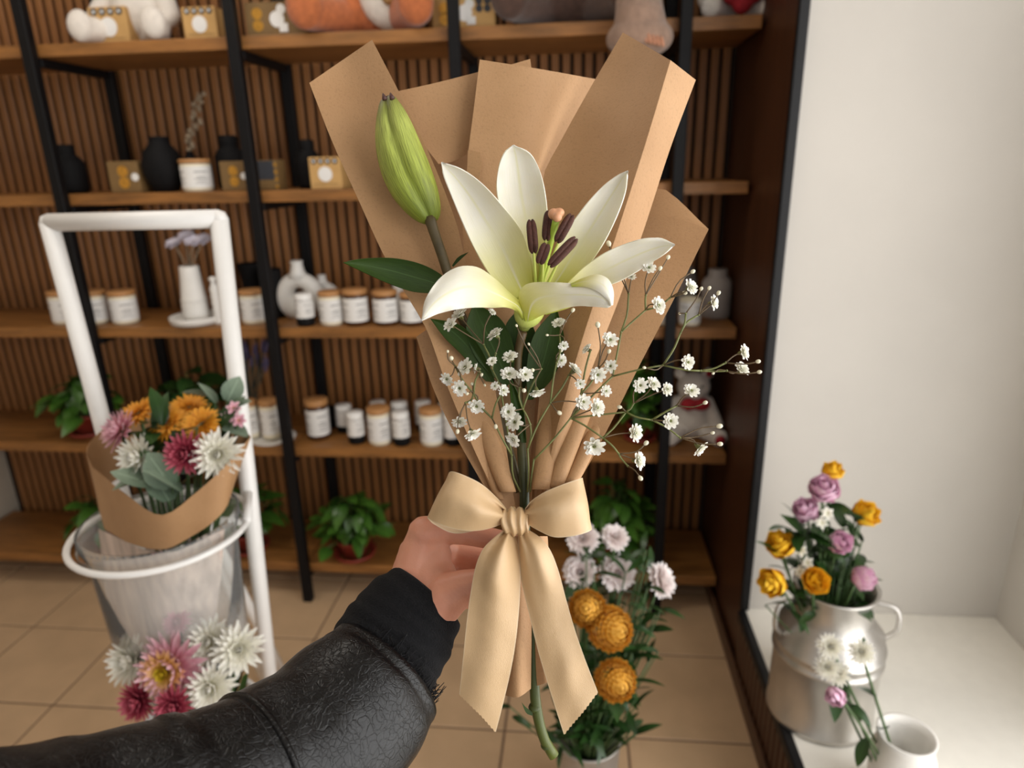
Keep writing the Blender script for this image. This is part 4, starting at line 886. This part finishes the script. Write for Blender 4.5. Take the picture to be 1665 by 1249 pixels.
SLV = [(628, 1090, .566, 101), (606, 1116, .555, 112), (577, 1150, .538, 124), (520, 1210, .51, 132), (455, 1258, .485, 142), (372, 1306, .455, 154), (270, 1355, .425, 172), (120, 1418, .39, 196), (-60, 1470, .35, 225), (-300, 1560, .31, 265)]
sleeve('leather_sleeve', SLV, m_leather, 72, 90, leatherw, .9, .0025)

def ring_pts(ax_pts, v, k_off, samples=90, flat=.9, a0=0, a1=6.2832, n=90, wr=None):
    q_ = cr([V((*P(a[0], a[1], a[2]), a[3] * a[2] / FPX)) for a in ax_pts], samples); up = FW; out = []
    iv = v * (samples - 1)
    for i, p4 in enumerate(q_):
        t_ = (q_[min(i + 1, samples - 1)].to_3d() - q_[max(i - 1, 0)].to_3d()).normalized(); up = (up - t_ * up.dot(t_)).normalized(); s_ = t_.cross(up)
        if i >= iv: break
    for k in range(n):
        a = a0 + (a1 - a0) * k / (n - 1); rr = p4[3] * (1 + (wr(a, v) if wr else 0)) + k_off; out.append(p4.to_3d() + up * math.cos(a) * rr * flat + s_ * math.sin(a) * rr)
    return out, t_
for v, rad in ((.045, .0006), (.36, .0026), (.385, .0007)): part('seam', tube(ring_pts(SLV, v, .0008, wr=leatherw)[0], rad, 6), m_leather if rad > .001 else m_thread, person)
r = random.Random(4); fz = []
pts, tdir = ring_pts(SLV, .0, -.006, n=240)
for p in pts:
    for _ in range(2):
        a = V(p) + V((r.uniform(-1, 1), r.uniform(-1, 1), r.uniform(-1, 1))) * .003; b_ = a - tdir * r.uniform(.003, .011) + V((r.uniform(-1, 1), r.uniform(-1, 1), r.uniform(-1, 1))) * .007
        fz.append(tube([a, a.lerp(b_, .5) + V((r.uniform(-1, 1), r.uniform(-1, 1), r.uniform(-1, 1))) * .002, b_], [.0005, .0004, .0003], 4))
part('frayed_fringe', join(*fz), m_knit, person)['kind'] = 'stuff'

# ================================================================== white stand with flower buckets at left
YS = 1.2
stand = thing('display_stand', 'white tubular metal display stand holding flower buckets at left', 'stand', (-.81, YS, 0))
tr_, br_ = PY(356, 356, YS), V((-.707, YS, 0)); tl_ = V((-.98 - (tr_.x + .64) * 1, YS, tr_.z - .002)); bl_ = V((-.915, YS, 0))
part('top_rail', tube([tl_, tr_], .0165, 16), m_white, stand)
part('leg', tube([tr_ + V((0, 0, .0)), br_], .0165, 16), m_white, stand); part('leg', tube([tl_, bl_], .0165, 16), m_white, stand)
for c in (tr_, tl_): part('corner', lathe([(0, -.0165), (.0117, -.0117), (.0165, 0), (.0117, .0117), (0, .0165)], 16, c), m_white, stand)
foot = V((-.875, 1.62, 0))
part('brace', tube([PY(335, 850, 1.3), foot], .013, 12), m_white, stand)
part('brace', tube([PY(335, 850, 1.3), V((-.95, 1.62, 0))], .013, 12), m_white, stand)
part('crossbar', tube([V((tr_.x - .03, YS, .80)), V((tl_.x + .03, YS, .80))], .009, 12), m_white, stand)
JC = PY(262, 850, 1.06); JR = .132
def ring_holder(c, R):
    pts = [c + V((R * math.cos(a), R * math.sin(a), 0)) for a in [2 * math.pi * i / 48 for i in range(49)]]; return part('holder_ring', tube(pts, .006, 10, cap=False), m_white, stand)
ring_holder(JC + V((0, 0, -.012)), JR + .022)
part('ring_arm', tube([JC + V((JR + .02, .03, -.01)), tr_.lerp(br_, (tr_.z - JC.z) / tr_.z)], .008, 10), m_white, stand)
jar = thing('glass_bucket', 'clear glass bucket in the white ring of the stand', 'bucket', JC - V((0, 0, .32)))
part('glass', lathe([(JR * .86, 0), (JR * .88, .005), (JR * .97, .28), (JR * 1.0, .30), (JR * 1.05, .315), (JR * 1.05, .33), (JR * 1.0, .332), (JR * .985, .31), (JR * .95, .28), (JR * .86, .02), (0, .015)], 48), m_glass, jar, world=False)
part('glass_rim', lathe([(JR * 1.05, .296), (JR * 1.075, .302), (JR * 1.05, .308)], 48, close=False), m_glass, jar, world=False)

# flower heads
def fm(name, stops, **kw): return uvmat(name, stops, .25, 8, .6, .08, tr=.15, vcol=.88)
mf_white = fm('white_mum', [(0, C(226, 220, 170)), (.3, C(240, 237, 222)), (1, C(246, 244, 236))])
mf_pinkd = fm('dark_pink_mum', [(0, C(120, 34, 54)), (.6, C(172, 62, 84)), (1, C(206, 110, 126))])
mf_pink = fm('pink_mum', [(0, C(214, 150, 110)), (.4, C(216, 150, 166)), (1, C(236, 196, 204))])
mf_orange = fm('orange_gerbera', [(0, C(196, 112, 20)), (.5, C(228, 150, 30)), (1, C(236, 168, 48))])
mf_yellow = fm('yellow_centre', [(0, C(190, 170, 30)), (1, C(220, 190, 50))])
mf_peach = fm('peach_petal', [(0, C(214, 170, 50)), (.5, C(226, 178, 90)), (1, C(228, 170, 150))])
mf_mum = fm('golden_pompon', [(0, C(176, 110, 24)), (.5, C(226, 162, 44)), (1, C(242, 190, 88))])
mf_aster = fm('pale_pink_aster', [(0, C(226, 206, 196)), (.5, C(240, 226, 224)), (1, C(246, 240, 238))])
mf_yrose = fm('yellow_rose', [(0, C(224, 152, 12)), (1, C(252, 206, 50))])
mf_prose = fm('pink_rose', [(0, C(214, 146, 180)), (1, C(244, 208, 228))])
def hm(name, rings, mt, cup=.35, ns=4, ruff=0, seed=1, jit=.08):
    me = mesh(name, *petals(rings, cup, ns, jit, ruff, seed)); me.materials.append(mt); return me
MUM = [(18, .95, .2, -8, 25, .1, -.05), (18, .9, .2, 8, 35, .1, 0), (16, .8, .19, 25, 45, .1, .03), (14, .68, .18, 42, 55, .08, .06), (10, .5, .16, 58, 60, .06, .08), (7, .36, .14, 75, 60, .03, .08), (6, .3, .16, 86, 40, .015, .1)]
h_white = hm('bloom', MUM, mf_white, .5); h_pinkd = hm('bloom', MUM, mf_pinkd, .5, seed=2); h_pink = hm('bloom', MUM, mf_pink, .5, seed=3)
h_pinko = hm('bloom', MUM[:4], mf_pink, .5, seed=3)
h_ger = hm('bloom', [(26, .85, .17, 6, -20, .16, 0), (24, .75, .16, 18, -20, .14, .04), (20, .4, .1, 38, -20, .1, .07), (14, .22, .07, 60, 0, .04, .08)], mf_orange, .3)
h_disc = hm('centre', [(22, .2, .08, 60, -20, .2, .3), (16, .2, .08, 72, -10, .12, .36), (10, .2, .08, 85, 0, .05, .38)], mf_yellow)
h_peach = hm('inner_petals', [(20, .6, .17, 34, -25, .12, .2), (16, .46, .15, 50, -25, .1, .24)], mf_peach)
POM = []
for i in range(13):
    el = -70 + i * 11.6; e = math.radians(el); n_ = max(5, int(24 * math.cos(e))); POM.append((n_, .42, .24, el + 42, 62, .7 * math.cos(e), .7 * math.sin(e)))
h_pom = hm('bloom', POM[::1], mf_mum, .55, 3, seed=5)
h_ast = hm('bloom', [(22, .8, .32, -14, 14, .15, -.05), (22, .78, .32, 8, 20, .15, 0), (18, .66, .3, 28, 28, .12, .05), (14, .5, .28, 46, 35, .1, .09), (10, .35, .24, 66, 35, .05, .1), (8, .28, .2, 82, 30, .03, .12)], mf_aster, .4, 4, .02, 7)
ROSE = [(5, 1.25, 1.25, 30, 75, .1, -.35), (5, 1.25, 1.1, 45, 62, .12, -.3), (5, 1.2, .9, 58, 52, .12, -.25), (4, 1.15, .7, 68, 40, .1, -.2), (4, 1.1, .5, 76, 30, .07, -.18), (3, 1.05, .34, 84, 20, .04, -.16)]
h_yrose = hm('bloom', ROSE, mf_yrose, .45, 5, .02, 9, .25); h_prose = hm('bloom', ROSE, mf_prose, .45, 5, .03, 11, .25)
h_small = hm('bloom', [(6, .9, .6, 12, -15, .1, 0), (5, .6, .45, 40, -10, .08, .05)], mf_white, .3, 3)
h_spink = hm('bloom', [(6, .9, .6, 12, -15, .1, 0), (5, .6, .45, 40, -10, .08, .05)], mf_pink, .3, 3)
m_bstem = M('bouquet_stem', C(64, 88, 46), .55, .15)
leaf_b = mesh('leaf', *leaf_geo(.06, .03, .3)); leaf_b.materials.append(m_dkleaf)
leaf_e = mesh('leaf', *leaf_geo(.055, .048, .15)); leaf_e.materials.append(m_euc)
def bloomer(name, label, cat, grp, me, c, axis, R, base, extra=(), leaves=0, seed=0, lm=None):
    o = thing(name, label, cat, base, grp); L0 = V(base); r = random.Random(seed)
    b_ = ob('bloom', me, None, o, c - L0, axis, r.uniform(0, 6), R)
    for nm, e in extra: ob(nm, e, None, b_)
    ax_ = V(axis).normalized(); part('stem', tube([base, V(base).lerp(c, .6) - ax_ * R * .3, c - ax_ * R * .05], .0028, 6, 8), m_bstem, o)
    part('calyx', lathe([(.003, -.5 * R), (R * .25, -.25 * R), (R * .3, 0), (0, .02 * R)], 10), m_bstem, o, world=False, loc=c - L0, axis=axis)
    for i in range(leaves):
        u = r.uniform(.45, .9); q_ = V(base).lerp(c, u); d = ob('leaf', lm or leaf_b, None, o, q_ - L0, scale=r.uniform(.6, 1.1)); d.rotation_euler = (r.uniform(-.9, .5), r.uniform(-.5, .5), r.uniform(0, 6.28))
    return o
def px2m(p): return proj(p)[2] / FPX
g1 = 'flowers in the glass bucket'
bs = JC - V((0, 0, .28))
def add(name, lb, me, px, py, Y, rpx, axis, base, grp, extra=(), leaves=0, seed=0, cat='flower', lm=None):
    c = PY(px, py, Y); jit = V((random.uniform(-.03, .03), random.uniform(-.03, .03), 0)); return bloomer(name, lb, cat, grp, me, c, axis, rpx * px2m(c), V(base) + jit, extra, leaves, seed, lm)
CH = 'chrysanthemum'
add('gerbera', 'upper orange gerbera seen edge-on in the glass bucket', h_ger, 308, 662, 1.12, 33, (.2, -.25, .95), bs, g1, leaves=0)
add('gerbera', 'lower right orange gerbera above the white chrysanthemum', h_ger, 328, 690, 1.06, 34, (.15, -.6, .8), bs, g1)
add('gerbera', 'orange gerbera at left above the dark pink chrysanthemum', h_ger, 275, 690, 1.07, 34, (-.1, -.5, .85), bs, g1)
add(CH, 'dark pink chrysanthemum at the front of the glass bucket', h_pinkd, 302, 738, .99, 37, (.05, -.95, .35), bs, g1, leaves=1)
add(CH, 'white chrysanthemum beside the dark pink one in the glass bucket', h_white, 354, 739, 1.0, 42, (.35, -.9, .3), bs, g1)
add(CH, 'white chrysanthemum at the left side of the glass bucket', h_white, 226, 745, 1.0, 40, (-.35, -.9, .3), bs, g1)
add(CH, 'pink chrysanthemum at the far left of the glass bucket', h_pink, 195, 700, 1.05, 36, (-.5, -.6, .6), bs, g1)
add('gerbera', 'orange gerbera at the far left of the glass bucket', h_ger, 225, 672, 1.1, 34, (-.2, -.4, .9), bs, g1)
for i, (x, y) in enumerate(((380, 664), (388, 684), (372, 676))): add('small_pink_flower', ('top', 'right', 'lower')[i] + ' small pink flower by the stand leg above the glass bucket', h_spink, x, y, 1.08, 13, (.5, -.7, .6), bs, g1)
def spray(name, lb, base, spots, me, mt, sc, grp, seed=0, cat='foliage'):
    o = thing(name, lb, cat, base, grp); r = random.Random(seed); g = []
    for (x, y, Y) in spots:
        c = PY(x, y, Y); d = ob('leaf', me, None, o, c - V(base), scale=sc * r.uniform(.85, 1.15)); d.rotation_euler = (r.uniform(-.2, 1.2), r.uniform(-.6, .6), r.uniform(0, 6.28)); part('stem', tube([base, V(base).lerp(c, .6), c], .0016, 5, 5), m_bstem, o)
    return o
spray('eucalyptus_sprig', 'pale eucalyptus sprig behind the white chrysanthemum', bs, [(350, 655, 1.1), (362, 668, 1.09), (346, 675, 1.08), (358, 690, 1.08), (370, 652, 1.1), (340, 645, 1.12)], leaf_e, m_euc, 1.0, g1, 1)
spray('eucalyptus_sprig', 'grey green eucalyptus leaves at the front over the kraft paper', bs, [(280, 790, .97), (296, 800, .965), (275, 815, .96), (290, 770, .98), (250, 790, .97), (235, 775, .98)], leaf_e, m_euc, 1.15, g1, 2)
spray('green_foliage', 'dark green leaves filling the glass bucket bouquet', bs, [(random.uniform(225, 375), random.uniform(690, 770), random.uniform(1.03, 1.1)) for _ in range(26)], leaf_b, m_dkleaf, 1.1, g1, 3)
# kraft collar of that bouquet
kc = thing('paper_wrap', 'tan kraft collar around the flowers in the glass bucket', 'wrapping paper', bs)
def collar(par, pts_top, pts_bot, thick=.0006): part('paper_sheet', loft([pts_top, pts_bot], 20, 8, .0, conv=PY), m_kraft, par, thick=thick)
collar(kc, [(150, 760, 1.04), (200, 800, .97), (262, 838, .945), (320, 800, .96), (362, 762, .98), (392, 728, 1.02), (408, 710, 1.06)], [(170, 860, 1.02), (215, 885, .97), (268, 893, .95), (310, 873, .955), (345, 850, .965), (368, 825, .985), (378, 795, 1.04)])
collar(kc, [(408, 710, 1.06), (400, 700, 1.12), (370, 690, 1.17), (270, 660, 1.2), (180, 690, 1.17), (140, 730, 1.1), (150, 760, 1.04)], [(378, 795, 1.04), (372, 785, 1.1), (350, 775, 1.15), (265, 760, 1.17), (190, 780, 1.15), (160, 810, 1.09), (170, 860, 1.02)])
# wrapped stems and water inside the bucket
part('lower_sheet', loft([[(160, 860, 1.04), (172, 960, 1.05), (185, 1050, 1.06)], [(265, 900, .965), (265, 980, .985), (265, 1060, 1.0)], [(365, 860, 1.03), (358, 950, 1.04), (345, 1040, 1.05)]], 14, 9, conv=PY), M('pale_tissue', C(206, 188, 176), .7, .3, 18, (3, 3, .5)), kc, thick=.0005)

# lower bouquet on the stand
LB = PY(315, 1085, .98) - V((0, 0, .3)); g2 = 'flowers in the lower stand bouquet'
ring_holder(V((LB.x, LB.y, LB.z + .19)), .1)
lk = thing('flower_tin', 'tin bucket holding the lower bouquet on the stand', 'bucket', LB - V((0, 0, .02))); 
part('tin', lathe([(.07, 0), (.075, .005), (.09, .2), (.095, .205), (.09, .21), (.086, .2), (.07, .01), (0, .01)], 32), m_galv, lk, world=False)
add(CH, 'white chrysanthemum nearest the stand leg in the lower bouquet', h_white, 388, 1056, .97, 42, (.45, -.75, .5), LB, g2)
add(CH, 'white chrysanthemum in the middle of the lower bouquet', h_white, 342, 1045, .98, 42, (.1, -.8, .6), LB, g2)
add(CH, 'white chrysanthemum at the bottom of the lower bouquet above the sleeve', h_white, 343, 1118, .92, 42, (.15, -.9, .4), LB, g2)
o = add(CH, 'big pink chrysanthemum with yellow centre in the lower bouquet', h_pinko, 280, 1085, .93, 60, (-.05, -.95, .3), LB, g2, (('inner_petals', h_peach), ('centre', h_disc)))
add(CH, 'dark pink chrysanthemum just above the sleeve at left', h_pinkd, 283, 1148, .88, 34, (0, -.95, .3), LB, g2)
add(CH, 'small pink chrysanthemum at the top of the lower bouquet', h_pink, 288, 1012, .99, 24, (0, -.7, .7), LB, g2)
add(CH, 'white chrysanthemum at the left of the lower bouquet', h_white, 212, 1075, .95, 42, (-.3, -.85, .4), LB, g2)
add(CH, 'dark pink chrysanthemum at the left of the lower bouquet', h_pinkd, 225, 1140, .9, 36, (-.3, -.9, .3), LB, g2)
spray('green_foliage', 'dark leaves under the lower stand bouquet', LB, [(random.uniform(230, 380), random.uniform(1080, 1150), random.uniform(.97, 1.02)) for _ in range(20)], leaf_b, m_dkleaf, 1.1, g2, 5)
kc2 = thing('paper_wrap', 'kraft collar behind the white flowers of the lower bouquet', 'wrapping paper', LB)
collar(kc2, [(250, 1000, 1.08), (320, 1005, 1.09), (380, 1040, 1.07), (393, 1068, 1.04), (398, 1085, 1.0)], [(270, 1180, 1.04), (310, 1190, 1.05), (345, 1190, 1.04), (368, 1180, 1.02), (376, 1160, .99)])

# ================================================================== floor bucket with pompons and asters
BK = V((.035, 1.27, 0)); g3 = 'flowers in the floor bucket'
bk = thing('flower_bucket', 'grey metal bucket of pompon flowers standing on the tiled floor', 'bucket', BK)
part('body', lathe([(.062, 0), (.064, .004), (.07, .11), (.072, .115), (.071, .12), (.076, .21), (.08, .216), (.076, .22), (.072, .212), (.06, .01), (0, .008)], 40), M('zinc_bucket', C(176, 170, 162), .45, .12, 20, metal=.5), bk, world=False)
bb = BK + V((0, 0, .1))
PO = 'pompon_flower'
add(PO, 'golden pompon flower half behind the right ribbon tail', h_pom, 955, 990, 1.12, 34, (-.1, -.8, .6), bb, g3)
add(PO, 'golden pompon flower right of the ribbon tail, upper of two', h_pom, 991, 1022, 1.1, 40, (.5, -.7, .4), bb, g3, leaves=3, seed=3)
add(PO, 'golden pompon flower lowest in the floor bucket', h_pom, 1000, 1106, 1.06, 37, (.3, -.9, .3), bb, g3, leaves=3, seed=4)
AS = 'aster'
for i, (x, y, r_, lb, a) in enumerate(((948, 876, 29, 'pale pink aster just right of the right bow loop', (-.2, -.6, .8)), (1000, 874, 25, 'pale pink aster highest in the floor bucket', (.2, -.5, .85)), (943, 930, 30, 'pale pink aster beside the right ribbon tail', (-.1, -.85, .5)), (1004, 932, 33, 'pale pink aster in the middle of the floor bucket group', (.1, -.8, .6)), (1075, 945, 32, 'pale pink aster leaning out to the right of the floor bucket', (.8, -.4, .5)))):
    add(AS, lb, h_ast, x, y, 1.22 + .02 * (i % 2), r_, a, bb, g3, leaves=4, seed=20 + i)
r = random.Random(9)
fern = mesh('leaf', *leaf_geo(.05, .016, .4)); fern.materials.append(m_dkleaf)
spray('green_foliage', 'dark feathery foliage around the pompon flowers on the floor', bb, [(r.uniform(905, 1035), r.uniform(1060, 1195), r.uniform(1.12, 1.26)) for _ in range(110)] + [(r.uniform(925, 1060), r.uniform(890, 1080), r.uniform(1.18, 1.3)) for _ in range(60)] + [(1050, 985, 1.2), (1065, 1000, 1.2), (1075, 990, 1.2), (1040, 1020, 1.2), (1062, 1025, 1.2), (1070, 1060, 1.2), (830, 1150, 1.15), (834, 1165, 1.15)] + [(r.uniform(898, 1000), r.uniform(1168, 1212), r.uniform(1.15, 1.2)) for _ in range(40)], fern, m_dkleaf, 1.1, g3, 6)

# ================================================================== milk can with roses on the sill
CR = .116; _r = FW + RT * ((1330 - IW / 2) / FPX) + UP * ((IH / 2 - 1152) / FPX); CN = CAM_O + _r * ((ZSILL - 1.5) / _r.z)
can = thing('milk_can', 'galvanised milk can holding yellow roses on the white sill', 'milk can', CN)
part('body', lathe([(CR * .97, 0), (CR * 1.02, .004), (CR * 1.02, .016), (CR, .02), (CR, .168), (CR * 1.04, .172), (CR * 1.04, .18), (CR, .184), (CR, .196), (CR * 1.04, .2), (CR * 1.04, .208), (CR, .212), (CR * .98, .236), (CR * .76, .268), (CR * .72, .276), (CR * .71, .325), (CR * .78, .345), (CR * .78, .35), (CR * .7, .346), (CR * .66, .28), (CR * .9, .2), (CR * .9, .02), (0, .015)], 64), m_galv, can, world=False)
hd = [V((-CR * .98, -.02, .225)), V((-CR * 1.14, -.03, .255)), V((-CR * 1.08, -.025, .305)), V((-CR * .72, -.01, .312))]
for s_ in (-1, 1): part('handle', tube([V((s_ * abs(v.x) if s_ > 0 else v.x, v.y, v.z)) for v in hd], .006, 8, 16), m_galv, can, world=False)
cb = CN + V((0, 0, .12)); g4 = 'flowers in the milk can'
RS = 'rose'
for x, y, Y, r_, me, lb, a in ((1270, 892, 1.33, 27, h_yrose, 'yellow rose highest at the left of the milk can', (-.35, -.35, .85)), (1263, 945, 1.3, 27, h_yrose, 'yellow rose drooping left of the milk can', (-.75, -.6, .1)), (1322, 944, 1.28, 25, h_yrose, 'open yellow rose right above the milk can rim', (0, -.8, .6)), (1352, 772, 1.38, 20, h_yrose, 'yellow rose at the very top of the milk can bunch', (0, -.3, .95)),
                          (1338, 800, 1.36, 30, h_prose, 'large pink rose below the topmost yellow rose', (-.1, -.6, .8)), (1312, 835, 1.36, 26, h_prose, 'pink rose above the highest left yellow rose', (-.4, -.4, .8)), (1362, 882, 1.3, 24, h_prose, 'pink rose at the right beside the white filler flowers', (.1, -.8, .5)),
                          (1400, 840, 1.36, 26, h_yrose, 'yellow rose on the far right of the milk can bunch', (.4, -.5, .8)), (1395, 940, 1.3, 25, h_prose, 'pink rose on the far right of the milk can rim', (.6, -.6, .4))):
    add(RS, lb, me, x, y, Y, r_ * 1.22, a, cb, g4, leaves=3, seed=int(x))
for i, (x, y) in enumerate(((1302, 895), (1312, 915), (1336, 850), (1300, 930), (1345, 835))): add('white_filler_flower', ('leftmost', 'second', 'upper', 'lowest', 'topmost')[i] + ' small white filler flower among the roses', h_small, x, y, 1.31, 11, (-.2, -.8, .5), cb, g4)
spray('green_foliage', 'dark green rose leaves above the milk can', cb, [(r.uniform(1290, 1405), r.uniform(850, 990), r.uniform(1.32, 1.42)) for _ in range(90)] + [(1270, 905, 1.31), (1300, 870, 1.33), (1285, 860, 1.33), (1245, 985, 1.3)], leaf_b, m_dkleaf, 1.0, g4, 8)
# second vase at the photograph's right edge
WV = V((.66, 1.13, ZSILL)); wv = part('vase', lathe([(.05, 0), (.055, .01), (.06, .12), (.05, .15), (.055, .17), (.05, .17), (.045, .15), (.05, .02), (0, .02)], 32), m_ceramic, None, loc=WV); tag(wv, 'white vase of white flowers at the right on the sill', 'vase')
g5 = 'flowers in the white vase on the sill'
for i, (x, y, lb) in enumerate(((1350, 1052, 'white flower highest by the right of the milk can'), (1345, 1085, 'white flower in the middle right of the milk can'), (1362, 1095, 'white flower lowest right of the milk can'), (1400, 1060, 'white flower far right on the sill'))): add('white_flower', lb, h_white, x, y, 1.1, 22, (-.3, -.7, .6), WV + V((0, 0, .03)), g5, leaves=2, seed=i)
add('pink_flower', 'dusty pink flower drooping at the right edge of the sill', h_prose, 1362, 1130, 1.05, 24, (-.6, -.6, .1), WV + V((0, 0, .03)), g5, leaves=2, seed=7)
